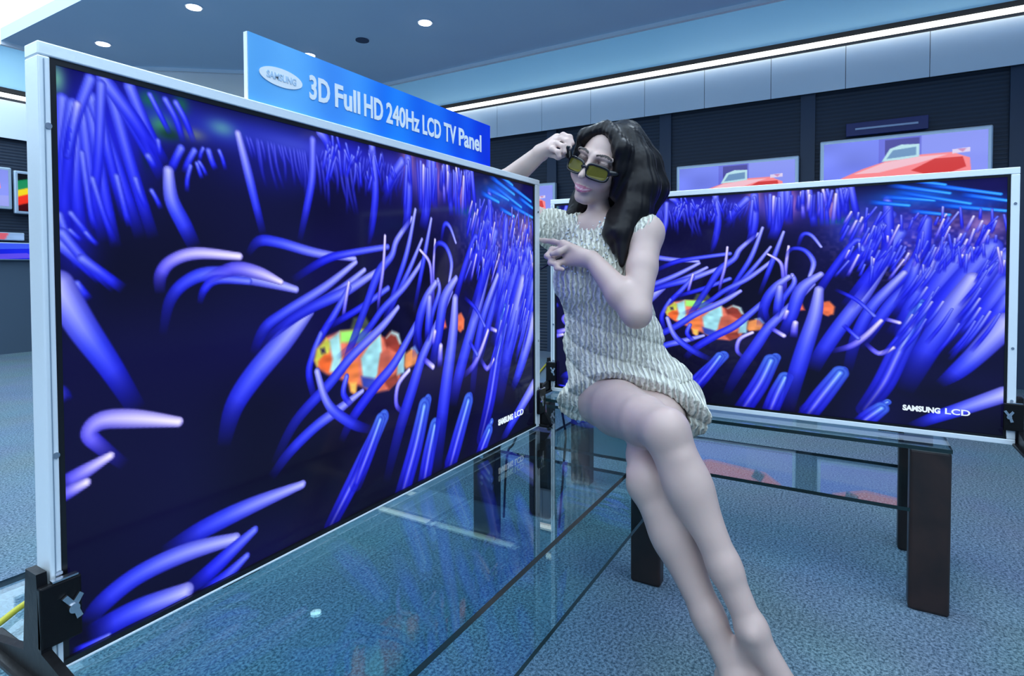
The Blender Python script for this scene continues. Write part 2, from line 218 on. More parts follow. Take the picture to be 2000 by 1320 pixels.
REEF_STROKES, REEF_FISH, REEF_BLOBS = [[[1,3,252,19,2,149,19,6,53,19],[1,6,296,21,6,174,21,15,59,21],[1,20,295,20,16,189,19,19,83,19],[1,40,293,18,29,177,18,23,55,18],[1,52,302,19,41,193,18,28,36,18],[1,77,283,21,56,162,20,31,39,20],[1,91,282,22,70,159,21,48,9,20],[1,103,166,24,78,90,23,50,13,22],[1,106,140,22,87,78,21,69,5,21],[1,95,124,25,73,64,25,43,2,23],[1,112,79,10,101,44,10,90,10,10],[1,127,90,12,119,47,12,107,12,12],[1,140,86,12,130,44,12,119,13,12],[1,63,254,17,47,137,16,38,50,16],[1,7,234,17,13,111,17,31,8,18],[1,30,249,16,37,140,16,41,13,16],[1,33,271,11,28,231,10,22,139,10],[1,51,293,10,40,238,10,31,181,9],[1,66,263,11,61,226,11,54,172,10],[1,85,227,12,78,200,11,73,172,10],[1,100,225,10,95,206,9,90,191,9],[1,17,339,14,9,295,13,1,248,12],[1,31,294,11,21,268,10,11,244,9],[1,20,290,8,15,282,8,10,273,7],[1,35,298,8,29,287,8,24,276,7],[1,39,358,24,20,326,22,1,296,20],[1,51,376,19,25,330,17,3,278,16],[1,26,394,13,19,375,12,15,364,11],[1,59,377,19,39,348,17,20,321,16],[0,13,102,12,9,147,12,16,84,12,19,57,12],[1,110,154,16,118,122,16,124,101,16],[1,127,150,13,133,123,13,140,101,13],[1,130,187,9,131,159,9,135,133,9],[1,167,133,13,162,116,13,158,96,13],[1,180,131,9,176,107,9,172,92,9],[1,100,122,9,99,108,9,98,94,9],[1,149,156,9,146,141,9,143,126,9],[1,155,149,8,151,134,8,146,122,8],[1,94,148,12,91,136,12,87,126,12],[1,146,120,8,148,104,8,151,93,8],[0,139,297,27,126,252,31,112,203,28,109,149,20],[5,219,100,8,215,74,9,210,49,8],[5,224,97,8,220,73,9,215,50,8],[5,239,156,8,230,103,9,225,50,8],[5,234,136,8,231,93,9,227,50,8],[5,238,103,8,236,76,9,232,51,8],[5,257,161,8,247,106,9,242,51,8],[5,255,111,8,252,81,9,247,51,8],[5,267,155,8,256,103,9,252,52,8],[5,272,103,8,264,78,9,259,52,8],[5,270,140,8,269,95,9,264,52,8],[5,286,103,8,274,78,9,269,53,8],[5,286,145,8,282,98,10,277,53,8],[5,301,146,9,289,100,10,284,53,8],[5,300,143,9,295,98,10,290,54,8],[5,301,138,9,299,95,10,294,54,8],[5,303,171,9,304,112,10,299,54,9],[5,312,155,9,308,104,10,303,54,9],[5,323,143,9,319,99,10,313,55,9],[5,334,120,9,329,88,10,323,55,9],[5,333,159,9,330,107,10,324,56,9],[5,342,171,9,338,113,10,332,56,9],[5,347,187,9,346,121,10,341,56,9],[5,361,124,9,349,91,10,344,57,9],[5,366,128,9,361,92,10,355,57,9],[5,364,150,9,365,103,10,359,57,9],[5,392,189,9,376,124,11,370,58,9],[5,383,199,9,384,128,11,378,58,9],[5,401,198,9,388,128,11,382,59,9],[5,407,198,10,397,128,11,390,59,9],[5,410,139,10,408,99,11,402,60,9],[5,419,124,10,413,92,11,406,60,9],[5,424,146,10,425,102,11,419,61,10],[5,439,127,10,425,94,11,419,61,10],[5,437,143,10,436,101,11,429,61,10],[5,416,119,10,411,71,9,415,36,8],[5,410,98,9,418,71,10,422,36,8],[5,414,106,10,424,72,10,429,36,8],[5,431,103,10,431,72,10,436,37,8],[5,427,130,10,438,73,10,443,37,8],[5,438,165,10,445,73,10,450,37,8],[5,442,134,10,452,74,10,457,37,8],[5,461,124,10,459,74,10,464,38,8],[5,472,129,10,467,75,10,471,38,9],[5,466,127,10,474,75,10,479,38,9],[5,470,130,10,481,76,10,486,38,9],[5,481,163,10,489,76,10,494,39,9],[5,500,134,10,496,76,10,502,39,9],[5,492,120,10,504,77,10,509,39,9],[5,504,117,10,512,77,10,517,39,9],[5,511,166,10,520,78,10,525,40,9],[0,233,263,18,223,201,20,211,125,22,198,47,16],[6,292,274,15,306,189,21,316,113,22,318,23,20],[6,429,278,13,444,196,17,449,111,17,435,17,12],[5,463,158,23,488,96,20,513,46,18],[0,71,605,31,45,518,39,19,440,47,-2,366,49],[5,4,565,18,0,552,23,-4,545,26],[2,57,701,19,36,660,24,23,628,27,35,609,32,67,618,33,115,643,20],[2,-8,707,26,16,693,26,42,676,15],[2,-8,726,23,6,718,22,19,712,16],[0,93,893,29,142,877,39,206,868,37,292,866,20],[0,17,961,28,32,936,36,69,913,36,123,910,36,185,926,25],[1,110,992,25,152,970,35,183,947,30,213,926,19],[0,16,985,41,63,978,40,119,989,36],[1,135,1006,22,169,999,27,201,976,16],[1,58,1007,14,85,1009,18,119,1005,15],[1,3,996,11,37,999,8],[2,97,388,18,98,352,24,111,324,24,141,308,24,197,313,17],[0,99,468,14,108,402,22,128,365,25,160,349,28,217,361,30,285,390,17],[1,143,412,11,150,381,17,167,362,19,210,367,16],[2,147,365,19,188,340,29,225,349,28,260,371,14],[0,209,309,13,226,278,23,257,279,24,319,300,23,399,314,14],[1,278,368,17,338,318,21,389,299,19,475,278,17],[0,171,719,29,186,640,45,216,578,53,264,508,53,307,444,33],[0,215,532,21,232,477,26,265,443,24,338,386,23,401,323,14],[0,219,517,18,282,457,24,357,405,24,420,344,14],[0,236,489,14,309,438,25,378,401,27,449,348,17],[1,308,563,18,329,510,21,357,455,21,386,391,16],[1,319,681,18,306,601,20,314,552,18,329,504,15],[2,372,477,11,378,430,13,386,377,9],[1,337,492,16,410,447,19,475,397,17],None,[0,365,629,16,383,566,23,421,448,25,453,351,29,485,303,23,499,256,21,539,188,14],[0,454,523,14,494,395,19,525,291,20,549,161,12],[2,449,472,10,454,415,13,464,336,13,469,247,10],[0,460,516,13,494,428,18,534,336,18,567,250,11],[0,357,574,13,421,515,20,463,454,22,520,392,21,573,309,14],[0,542,474,14,562,367,19,579,273,19,595,183,11],[2,599,480,13,600,352,14,606,249,10],[0,624,262,11,635,199,16,653,202,15,673,254,10],[0,598,303,10,613,261,15,640,269,18,658,322,20,650,385,13],[2,594,464,13,595,384,16,588,320,14,561,283,9],[0,599,610,19,591,511,22,618,417,20,614,376,13],[0,565,603,19,556,523,22,576,446,21,615,381,13],[0,244,795,22,281,708,27,344,635,29,392,573,27,460,505,25,500,455,15],[1,366,794,22,392,739,30,443,671,32,491,615,30,548,512,22],[0,239,822,22,271,776,27,317,734,28,361,708,27,413,675,13],[0,435,791,20,398,763,28,356,713,27,335,667,23,321,597,18],[1,390,707,16,372,669,19,379,626,16],[3,343,1001,40,382,928,50,421,849,51,462,765,41],[3,520,998,41,537,924,47,557,854,45,581,756,36],[3,571,986,39,592,917,39,610,842,30],[3,643,982,38,681,904,38,721,791,29],[3,768,976,30,783,945,30,805,912,23],[2,515,773,14,494,741,17,499,683,17,528,648,14],[0,466,958,30,500,824,43,537,706,44,565,619,38,606,530,29,657,419,20],[0,660,807,41,676,726,54,710,609,54,754,474,48,799,320,30],[1,705,386,45,764,254,44,806,126,35],[1,725,519,49,783,342,48,824,203,38],[1,763,517,39,829,385,38,865,259,30],[1,801,536,78,855,427,76,916,282,59],[1,819,642,81,882,448,79,929,292,62],[1,855,638,76,916,447,74,978,264,58],[1,932,548,82,966,425,81,999,305,64],[1,899,592,62,941,466,61,978,344,48],[1,797,299,35,802,191,35,800,61,28],[1,860,322,42,865,238,42,869,154,34],[1,941,609,61,973,505,60,1001,404,48],[1,965,586,44,989,524,44,1004,464,35],[1,764,342,31,775,254,31,792,169,24],[0,728,796,31,744,650,40,769,528,39,802,439,32,832,368,21],[0,753,693,26,777,603,39,810,493,39,855,389,30,883,297,19],[0,824,642,38,842,513,42,864,406,38,884,301,19],[0,819,514,30,847,385,30,854,300,21],[3,761,955,53,796,839,69,823,706,68,846,597,59,862,499,46],[0,835,864,51,864,722,72,890,614,75,916,508,70,948,389,45],[0,895,821,29,924,766,53,957,688,65,1003,563,79],[0,845,1008,30,889,957,42,940,904,49,1003,837,56],[1,652,535,32,675,431,29,705,330,27,735,242,22,749,231,20,755,271,15],[2,694,714,20,734,685,24,763,637,22,791,570,15],[2,761,666,15,787,709,20,814,681,15],[2,796,561,17,824,576,15],[1,701,440,13,744,485,15,778,551,13],[1,718,593,16,748,650,15],[3,648,1008,64,679,911,68,714,805,58],[3,756,1013,53,774,978,57,794,941,48],[3,507,1013,67,545,885,66,570,773,56],[3,568,1011,61,584,925,61,601,847,51],[3,398,918,50,429,838,49,453,770,39],[0,606,1002,46,622,848,60,641,707,60,662,557,50,670,443,32],[0,590,667,33,612,572,42,633,444,46,673,375,23],[0,546,624,33,557,505,38,579,433,33,607,386,19],[0,579,574,23,585,504,33,588,433,23],[2,618,664,28,620,617,25,622,594,21],[2,596,587,19,604,544,16],[2,568,622,19,597,655,19],[6,434,258,25,447,121,25,440,2,25],[6,519,238,31,531,135,31,530,11,31],[6,569,221,38,584,128,38,593,-7,37],[6,659,169,25,655,100,25,647,8,25],[6,720,129,29,718,62,29,716,-5,29],[6,745,143,22,737,64,22,730,-10,22],[6,466,130,29,489,71,29,513,25,29],[6,355,57,25,344,17,26,332,-2,26],[6,607,154,28,604,72,28,602,-6,28],[2,746,214,13,766,121,9],[1,870,356,13,882,300,8],[1,950,322,12,966,244,8],[2,920,251,12,928,214,8],[1,766,366,13,786,275,9],[1,958,260,12,972,190,8],[2,925,321,12,941,241,8],[1,856,314,13,872,239,8],[1,781,379,13,802,285,9],[2,725,389,13,747,292,9],[1,890,220,13,909,134,8],[1,745,369,13,762,292,9],[2,726,215,13,743,141,9],[1,864,346,13,883,256,8],[1,768,206,13,788,114,9],[2,720,314,13,729,273,9],[1,926,350,12,944,265,8],[1,869,323,13,878,280,8],[2,891,270,13,909,184,8],[1,922,273,12,935,211,8],[1,717,186,13,733,115,9],[2,847,346,13,862,276,8],[1,747,262,13,766,179,9],[1,853,207,13,871,124,8],[2,935,208,12,948,145,8],[1,822,313,13,833,261,9],[1,771,299,13,792,204,9],[2,737,205,13,753,132,9],[1,951,276,12,962,220,8],[1,949,299,12,956,265,8],[2,952,213,12,962,165,8],[1,934,282,12,950,203,8],[1,764,319,13,773,275,9],[2,756,258,13,768,204,9],[1,859,360,13,876,284,8],[1,711,236,13,727,167,9],[2,848,312,13,861,250,8],[1,728,244,13,747,156,9],[1,806,352,13,826,257,9],[2,883,313,13,898,245,8],[1,801,346,13,814,283,9],[1,952,267,12,969,185,8],[2,926,293,12,938,236,8],[1,753,312,13,766,255,9],[1,899,185,12,907,149,8],[2,757,307,13,767,262,9],[1,953,261,12,966,196,8],[1,816,268,13,825,231,9],[2,829,332,13,839,288,9],[1,894,233,12,905,183,8],[1,711,207,13,732,112,9],[2,932,348,12,949,269,8],[1,966,225,12,979,160,8],[1,844,315,13,863,224,8],[2,924,335,12,931,297,8],[1,888,322,13,904,245,8],[1,885,322,13,895,272,8],[2,959,268,12,973,202,8],[1,955,302,12,965,253,8],[1,775,247,13,791,174,9],[4,797,0,19,908,50,12],[4,785,48,20,882,75,13],[4,811,30,19,942,95,12],[4,856,4,19,990,64,12],[4,882,92,19,998,129,12],[4,764,68,20,838,91,13],[4,925,56,19,1000,90,12],[4,838,113,19,908,136,12],[4,820,-22,19,900,15,12],[2,993,377,10,998,320,7],[0,810,221,11,809,190,8],[6,850,324,11,859,232,7],[2,890,166,10,903,133,7],[1,898,208,10,898,172,7],[1,914,288,10,908,213,7],[0,743,146,11,746,112,8],[0,916,332,10,918,232,7],[1,779,323,11,798,278,8],[1,758,203,11,762,94,8],[1,897,358,10,932,259,7],[0,871,350,10,886,266,7],[6,838,195,11,846,143,7],[2,771,360,11,776,309,8],[1,959,237,10,965,181,7],[1,791,312,11,808,258,8],[0,772,397,11,772,302,8],[6,699,391,11,728,317,8],[6,964,368,10,998,274,7],[6,826,201,11,825,130,7],[6,890,373,10,902,321,7],[0,896,179,10,897,103,7],[1,811,394,11,816,315,8],[1,951,411,10,972,318,7],[1,891,328,10,898,225,7],[1,754,161,11,779,91,8],[1,725,313,11,737,255,8],[0,890,225,10,923,126,7],[1,958,163,10,959,118,7],[1,965,367,10,972,338,7],[2,802,402,11,831,314,7],[6,966,313,10,964,255,7],[2,990,375,10,993,286,7],[1,948,332,10,946,272,7],[6,858,304,11,864,201,7],[1,971,385,10,987,327,7],[2,801,248,11,801,215,8],[1,914,329,10,917,255,7],[1,901,368,10,902,269,7],[6,970,260,10,972,223,7],[1,883,180,10,889,144,7],[1,749,388,11,759,334,8],[1,979,211,10,977,121,7],[0,936,373,10,938,295,7],[2,799,275,11,821,170,8],[1,1004,227,10,996,144,7],[2,996,367,10,987,269,7],[1,930,353,10,924,262,7],[2,939,268,10,949,196,7],[1,804,371,11,832,277,7],[1,776,228,11,780,174,8],[1,975,322,10,984,267,7],[1,965,201,10,986,150,7],[2,717,160,11,732,106,8],[6,983,254,10,984,223,7],[1,769,420,11,774,341,8],[6,846,155,11,855,124,7],[1,796,245,11,789,167,8],[0,866,406,11,865,336,7],[6,789,200,11,797,169,8],[1,856,332,11,852,292,7],[2,884,236,10,899,152,7],[0,761,253,11,776,170,8],[0,975,218,10,984,166,7],[1,756,327,11,771,229,8],[0,749,289,11,748,243,8],[1,916,276,10,926,244,7],[1,930,200,10,926,109,7],[1,780,163,11,804,98,8],[1,889,352,10,908,284,7],[6,711,106,16,704,7,11],[5,531,86,17,531,18,12],[6,569,187,17,578,28,12],[5,675,87,16,669,21,11],[6,723,122,16,717,13,11],[5,656,127,16,659,18,11],[6,536,93,17,530,18,12],[5,623,92,16,627,20,12],[2,648,64,16,646,1,11],[6,686,171,16,681,16,11],[2,637,132,16,632,9,12],[6,722,72,16,725,14,11],[2,569,140,17,573,21,12],[6,703,74,16,715,3,11],[6,669,135,16,667,15,11],[6,586,171,16,585,28,12],[5,563,174,17,555,7,12],[6,519,187,17,526,33,12],[6,565,173,17,565,11,12],[6,650,129,16,652,27,11],[6,692,66,16,684,2,11],[6,598,139,16,610,23,12],[5,627,98,16,626,26,12],[2,667,121,16,678,16,11],[6,634,78,16,635,4,12],[2,682,70,16,676,3,11],[6,675,168,16,673,21,11],[6,709,159,16,704,10,11],[2,696,165,16,702,26,11],[6,714,86,16,723,8,11],[6,718,97,16,711,6,11],[2,646,103,16,648,23,11],[5,609,145,16,612,17,12],[6,684,103,16,694,11,11],[0,840,529,15,859,472,13,872,427,8],[1,911,634,14,939,549,12,957,481,8],[1,911,722,14,944,618,12,966,536,8],[1,920,564,14,945,489,12,961,428,8],[0,928,616,14,948,555,12,961,506,8],[1,911,700,14,937,622,12,953,559,8],[1,871,660,15,898,578,12,915,513,8],[1,791,725,15,824,628,13,845,551,8],[1,850,558,15,875,484,13,892,425,8],[1,856,448,15,873,398,13,885,357,8],[1,821,643,15,843,580,13,857,529,8],[1,926,504,14,953,424,12,970,359,8],[1,827,701,15,854,622,13,871,558,8],[1,833,483,15,859,407,13,876,347,8],[1,852,544,15,871,489,13,883,445,8],[1,903,664,14,930,581,12,948,515,8],[0,815,686,15,839,617,13,854,561,8],[0,818,636,15,835,583,13,847,541,8],[1,841,594,15,865,523,13,880,466,8],[1,946,683,14,974,596,12,992,526,8],[0,927,689,14,957,594,12,977,519,8],[0,923,591,14,945,523,12,960,469,8],[1,824,483,15,843,426,13,856,379,8],[1,886,707,15,911,632,12,927,571,8],[0,866,596,15,886,534,13,900,484,8],[0,845,601,15,866,537,13,881,486,8],[5,430,102,10,442,70,7],[6,347,120,10,361,53,8],[5,491,85,10,483,58,7],[5,433,65,10,442,10,7],[1,345,52,10,346,27,8],[1,395,71,10,383,12,8],[1,460,91,10,446,25,7],[6,400,117,10,403,60,8],[5,385,80,10,399,52,8],[5,377,91,10,363,52,8],[6,373,104,10,368,36,8],[1,354,68,10,364,22,8],[5,395,143,10,403,74,8],[6,499,79,10,488,46,7],[6,378,99,10,381,30,8],[6,431,99,10,428,74,7],[5,353,37,10,350,16,8],[5,472,65,10,464,43,7],[1,405,56,10,410,13,7],[6,403,55,10,408,25,7],[5,472,75,10,463,11,7],[5,422,84,10,436,28,7],[1,358,55,10,355,-3,8],[6,394,71,10,380,30,8],[6,347,99,10,356,29,8],[6,478,124,10,475,78,7],[6,346,79,10,350,51,8],[6,455,61,10,461,18,7],[5,329,77,10,337,43,8],[5,406,48,10,416,21,7],[1,341,132,10,351,63,8],[6,429,132,10,441,73,7],[1,383,103,10,395,39,8],[1,372,35,10,364,-4,8],[6,388,70,10,399,42,8],[1,339,61,10,350,36,8],[1,414,124,10,412,55,7],[1,444,101,10,434,37,7],[6,439,62,10,433,24,7],[6,336,95,10,343,44,8]],[[[70,80,70],388,499,395,473,421,469,435,506,421,525],[[225,120,100],316,568,321,541,339,514,367,503,410,505,447,519,484,560,510,614,504,666,475,691,438,689,410,662,372,634,339,609,321,587],[[215,225,90],316,568,321,541,339,518,349,530,343,558,329,568,321,584],[[235,105,50],323,573,335,556,347,559,349,583,343,607,327,593],[[170,235,245],345,522,365,505,367,539,369,576,361,612,345,603,351,573,347,545],[[150,235,110],367,504,410,505,435,520,421,546,388,537,367,533],[[150,60,50],463,541,479,523,496,529,506,558,502,590,475,585],[[190,230,240],470,540,484,521,502,533,508,564,503,563,494,538,481,530],[[160,225,240],410,585,428,554,456,526,459,581,449,637,440,652,414,639],[[50,70,190],410,634,442,649,437,682,414,665],[[205,105,85],455,581,475,567,496,589,484,653,466,685,447,677,449,622],[[140,60,50],462,662,494,648,500,672,475,691],[[160,220,245],499,601,518,590,515,653,496,653],[[235,150,90],518,596,542,580,553,604,548,634,520,643,515,632],[[150,210,235],534,584,545,577,555,601,551,603,544,588],[[240,130,70],382,606,390,589,405,595,405,633,401,659,396,682,386,667,381,640],[[245,205,100],386,645,399,649,399,679,388,668],[[40,30,80],328,542,335,541,337,553,330,554],[[240,110,90],614,501,631,487,641,535,622,542],[[235,150,90],657,503,678,492,681,540,661,541],[[240,125,80],678,505,691,493,702,517,699,551,685,555,678,540],[[245,120,80],677,499,687,494,697,512,698,539,689,559,676,549]],[[42,102,47,100,12,13,92,95],[12,260,21,97,10,10,82,80],[90,48,47,48,10,11,80,90],[176,48,83,37,14,18,75,80],[267,53,102,53,16,20,82,85],[250,116,79,47,7,7,50,70],[1,22,8,26,40,66,62,95],[89,20,12,17,10,40,34,90],[101,64,14,20,25,60,42,85],[125,15,9,18,10,40,30,80],[85,107,5,36,2,16,5,85],[111,78,14,12,5,22,10,80],[140,68,14,12,45,50,50,75],[176,43,18,17,35,62,68,80],[311,46,79,20,30,36,85,70],[369,62,65,29,20,22,85,80],[393,36,73,45,15,16,85,85],[490,47,46,44,20,20,85,70],[591,59,94,80,30,26,88,85],[530,16,16,57,85,60,85,70],[605,49,15,61,95,60,85,80],[564,55,11,57,60,45,90,60],[691,88,18,54,90,65,90,90],[693,115,8,32,55,30,55,70],[745,165,57,110,20,28,85,85],[705,144,30,13,5,40,50,70],[847,194,94,127,25,25,90,85],[941,385,72,224,20,24,95,85],[847,56,69,38,10,45,98,85],[942,89,64,33,8,30,85,80],[974,26,47,32,8,6,35,90],[900,156,29,42,25,14,32,85],[966,183,35,48,62,45,72,85],[932,712,73,61,4,4,16,80],[907,860,74,41,3,3,12,60]]]
def picture_mat(name, strength):
    m = bpy.data.materials.new(name); m.use_nodes = True; nt = m.node_tree; b = nt.nodes['Principled BSDF']
    at = nt.nodes.new('ShaderNodeVertexColor'); at.layer_name = 'picture'
    b.inputs['Base Color'].default_value = (.004, .004, .006, 1); b.inputs['Roughness'].default_value = .08; b.inputs['Specular IOR Level'].default_value = .18
    nt.links.new(at.outputs['Color'], b.inputs['Emission Color']); b.inputs['Emission Strength'].default_value = strength
    return m
def picture_grid(name, im, origin, du, dv, m, parent):
    """flat screen: rows of im run from top to bottom along dv, columns along du"""
    NY, NX, _ = im.shape
    u, v = np.meshgrid(np.linspace(0, 1, NX), np.linspace(0, 1, NY))
    co = np.array(origin)[None, None] + u[..., None]*np.array(du) + v[..., None]*np.array(dv)
    idx = np.arange(NX*NY).reshape(NY, NX)
    q = np.stack([idx[:-1, :-1], idx[1:, :-1], idx[1:, 1:], idx[:-1, 1:]], -1).reshape(-1, 4)
    me = bpy.data.meshes.new(name); me.vertices.add(NX*NY); me.vertices.foreach_set('co', co.reshape(-1).astype(np.float32))
    me.loops.add(q.size); me.loops.foreach_set('vertex_index', q.reshape(-1).astype(np.int32))
    me.polygons.add(len(q)); me.polygons.foreach_set('loop_start', np.arange(0, q.size, 4, dtype=np.int32))
    ca = me.color_attributes.new('picture', 'FLOAT_COLOR', 'POINT')
    rgba = np.ones((NY*NX, 4), np.float32); rgba[:, :3] = srgb2lin(im).reshape(-1, 3); ca.data.foreach_set('color', rgba.reshape(-1))
    me.update(calc_edges=True); me.validate()
    return link(name, me, m, parent)
def simple_picture(NX, NY, base, polys, blobs=()):
    """polys: (rgb 0..1, [(u,v)...], alpha)"""
    NX, NY = NX*3, NY*3
    u, v = np.meshgrid(np.linspace(0, 1, NX), np.linspace(0, 1, NY)); im = np.empty((NY, NX, 3)); im[:] = base
    im *= (.93+.14*noise2(u*5, v*4, 9))[..., None]
    for col, P, al in polys:
        ins = np.zeros(u.shape, bool)
        for i in range(len(P)):
            ax, ay = P[i]; bx, by = P[(i+1) % len(P)]
            if abs(by-ay) > 1e-9: ins ^= ((ay > v) != (by > v)) & (u < (bx-ax)*(v-ay)/(by-ay)+ax)
        k = (ins*al)[..., None]; im = im*(1-k)+np.array(col)*k
    return np.clip(im.reshape(NY//3, 3, NX//3, 3, 3).mean(axis=(1, 3)), 0, 1)

# ------------------------------------------------------------------ materials of the place
CARPET = mat('carpet', (.105, .165, .235), .95, spec=.1)
def carpet_nodes():
    nt = CARPET.node_tree; b = nt.nodes['Principled BSDF']; tc = nt.nodes.new('ShaderNodeTexCoord')
    n1 = nt.nodes.new('ShaderNodeTexNoise'); n1.inputs['Scale'].default_value = 135; n1.inputs['Detail'].default_value = 4; n1.inputs['Roughness'].default_value = .75
    n2 = nt.nodes.new('ShaderNodeTexNoise'); n2.inputs['Scale'].default_value = 2.2; n2.inputs['Detail'].default_value = 3
    for n in (n1, n2): nt.links.new(tc.outputs['Object'], n.inputs['Vector'])
    cr = nt.nodes.new('ShaderNodeValToRGB'); e = cr.color_ramp.elements
    e[0].position = .40; e[0].color = (.050, .092, .135, 1); e[1].position = .62; e[1].color = (.26, .36, .45, 1)
    nt.links.new(n1.outputs['Fac'], cr.inputs['Fac'])
    mx = nt.nodes.new('ShaderNodeMix'); mx.data_type = 'RGBA'; mx.blend_type = 'MULTIPLY'; mx.inputs['Factor'].default_value = .35
    nt.links.new(cr.outputs['Color'], mx.inputs['A']); nt.links.new(n2.outputs['Color'], mx.inputs['B']); nt.links.new(mx.outputs['Result'], b.inputs['Base Color'])
    bp = nt.nodes.new('ShaderNodeBump'); bp.inputs['Strength'].default_value = .5; bp.inputs['Distance'].default_value = .006
    nt.links.new(n1.outputs['Fac'], bp.inputs['Height']); nt.links.new(bp.outputs[0], b.inputs['Normal'])
carpet_nodes()
RAFT = mat('ceiling_paint', (.64, .80, .97), .75, noise=(1.3, (.67, .83, .98), 2))
RAFT_EDGE = mat('raft_edge_paint', (.93, .96, 1.0), .5)
FASCIA = mat('fascia_paint', (.34, .60, .74), .6, noise=(.8, (.38, .63, .77), 2))
PANEL = mat('brushed_metal_panel', (.84, .93, 1.0), .18, .05, bump=(60, .008))
DARKWALL = wave_mat('dark_slat_wall', (.012, .022, .042), (.02, .036, .066), 9.5, 'Z', .5)
PILASTER = mat('pilaster_paint', (.022, .045, .09), .45)
LOWWALL = mat('low_wall_paint', (.06, .10, .15), .6)
BLACK = mat('black_plastic', (.004, .004, .005), .38, spec=.22, bump=(90, .06))
GAPBLACK = mat('shadow_gap_paint', (.004, .005, .007), .7)
SILVER = mat('brushed_silver', (.84, .91, .95), .36, .25, bump=(140, .03))
BEZEL = mat('black_bezel', (.006, .006, .008), .25)
STEEL = mat('screw_steel', (.6, .62, .66), .25, 1.0)
WOOD = mat('dark_wenge_wood', (.016, .010, .009), .38, noise=(14, (.030, .016, .013), 6), bump=(30, .08))
CHROME = mat('chrome', (.8, .82, .85), .12, 1.0)
LAMP = mat('lamp_lens', (.9, .9, .9), .4, emit=(.93, .97, 1.0), estr=14.0)
LEDMAT = mat('led_strip', (.9, .9, .85), .4, emit=(1.0, .97, .84), estr=2.6)
LUMMAT = mat('luminous_ceiling_sheet', (.9, .92, .95), .6, emit=(.70, .86, 1.0), estr=LUMINOUS)
TRIMRING = mat('lamp_trim', (.55, .66, .8), .4, .3)
GLASSEDGE = mat('glass_edge', (.004, .018, .020), .2, spec=.6)
def glass_sheet_mat(name, tint):
    """clear sheet glass: see-through with a Fresnel mirror on its faces"""
    m = bpy.data.materials.new(name); m.use_nodes = True; nt = m.node_tree; nt.nodes.remove(nt.nodes['Principled BSDF'])
    out = nt.nodes['Material Output']; tr = nt.nodes.new('ShaderNodeBsdfTransparent'); tr.inputs[0].default_value = (*tint, 1)
    gl = nt.nodes.new('ShaderNodeBsdfGlossy'); gl.inputs['Roughness'].default_value = .012; gl.inputs[0].default_value = (.95, .98, 1, 1)
    lw = nt.nodes.new('ShaderNodeLayerWeight'); lw.inputs['Blend'].default_value = .5; pw_ = nt.nodes.new('ShaderNodeMath'); pw_.operation = 'POWER'; pw_.inputs[1].default_value = 5; nt.links.new(lw.outputs['Facing'], pw_.inputs[0])
    fr = nt.nodes.new('ShaderNodeMath'); fr.operation = 'MULTIPLY_ADD'; fr.inputs[1].default_value = .97; fr.inputs[2].default_value = .024; nt.links.new(pw_.outputs[0], fr.inputs[0])
    mx = nt.nodes.new('ShaderNodeMixShader'); nt.links.new(fr.outputs[0], mx.inputs[0]); nt.links.new(tr.outputs[0], mx.inputs[1]); nt.links.new(gl.outputs[0], mx.inputs[2]); nt.links.new(mx.outputs[0], out.inputs[0])
    return m
GLASS = glass_sheet_mat('table_glass', (.80, .91, .93))

# ------------------------------------------------------------------ the room
X_WALL, Y_WALL = 5.5, 7.8
floor = MB().box(-5, X_WALL+.1, -5, Y_WALL+.1, -.05, 0).build('floor', CARPET); tag(floor, 'blue grey speckled carpet floor', kind='structure')
wr = MB().box(X_WALL, X_WALL+.1, -5, Y_WALL, 0, 3.3).build('wall_right', DARKWALL); tag(wr, 'dark slatted display wall behind the right-hand screen', kind='structure')
wf = MB().box(-5, X_WALL+.1, Y_WALL, Y_WALL+.1, 0, 3.3).build('wall_far', DARKWALL); tag(wf, 'dark display wall at the far left end', kind='structure')
for y in (-2.3, -1.06, .31, 1.52, 2.73, 3.95, 5.2, 6.4): MB().box(X_WALL-.025, X_WALL-.001, y-.055, y+.055, 0, 2.36).build('pilaster', PILASTER, wr)
for x in (-1.5, -.2, 1.1, 2.35, 3.9, 5.0): MB().box(x-.055, x+.055, Y_WALL-.025, Y_WALL-.001, .7, 2.36).build('pilaster', PILASTER, wf)
MB().box(-5, X_WALL-.03, Y_WALL-.06, Y_WALL-.026, 0, 1.0).build('low_panel', LOWWALL, wf)
# bulkhead of metal panels over the display walls, with a light slot on top
tr1 = MB().box(X_WALL-.05, X_WALL-.002, -5, Y_WALL-.07, 2.362, 2.70).build('trim_1', GAPBLACK); tag(tr1, 'panelled metal bulkhead above the right display wall', kind='structure')
for k in range(-6, 14):
    y = .037 + k*.558
    if y+.558 > Y_WALL-.1: break
    MB().box(X_WALL-.062, X_WALL-.051, y+.002, y+.556, 2.355, 2.70, .001, 1).build('panel', PANEL, tr1)
tr2 = MB().box(-5, X_WALL-.07, Y_WALL-.05, Y_WALL-.002, 2.362, 2.70).build('trim_2', GAPBLACK); tag(tr2, 'panelled metal bulkhead above the far wall', kind='structure')
for k in range(0, 14):
    x = X_WALL-.1-(k+1)*.6
    MB().box(x+.002, x+.598, Y_WALL-.062, Y_WALL-.051, 2.30, 2.70, .001, 1).build('panel', PANEL, tr2)
tr3 = MB().box(X_WALL-.03, X_WALL-.002, -5, Y_WALL-.07, 2.80, 3.3).build('trim_3', FASCIA); tag(tr3, 'blue grey fascia band above the right bulkhead', kind='structure')
tr4 = MB().box(-5, X_WALL-.04, Y_WALL-.03, Y_WALL-.002, 2.84, 3.3).build('trim_4', FASCIA); tag(tr4, 'blue grey fascia band above the far bulkhead', kind='structure')
MB().box(X_WALL-.05, X_WALL-.03, -5, Y_WALL-.07, 2.775, 2.82).build('shadow_gap', GAPBLACK, tr3)
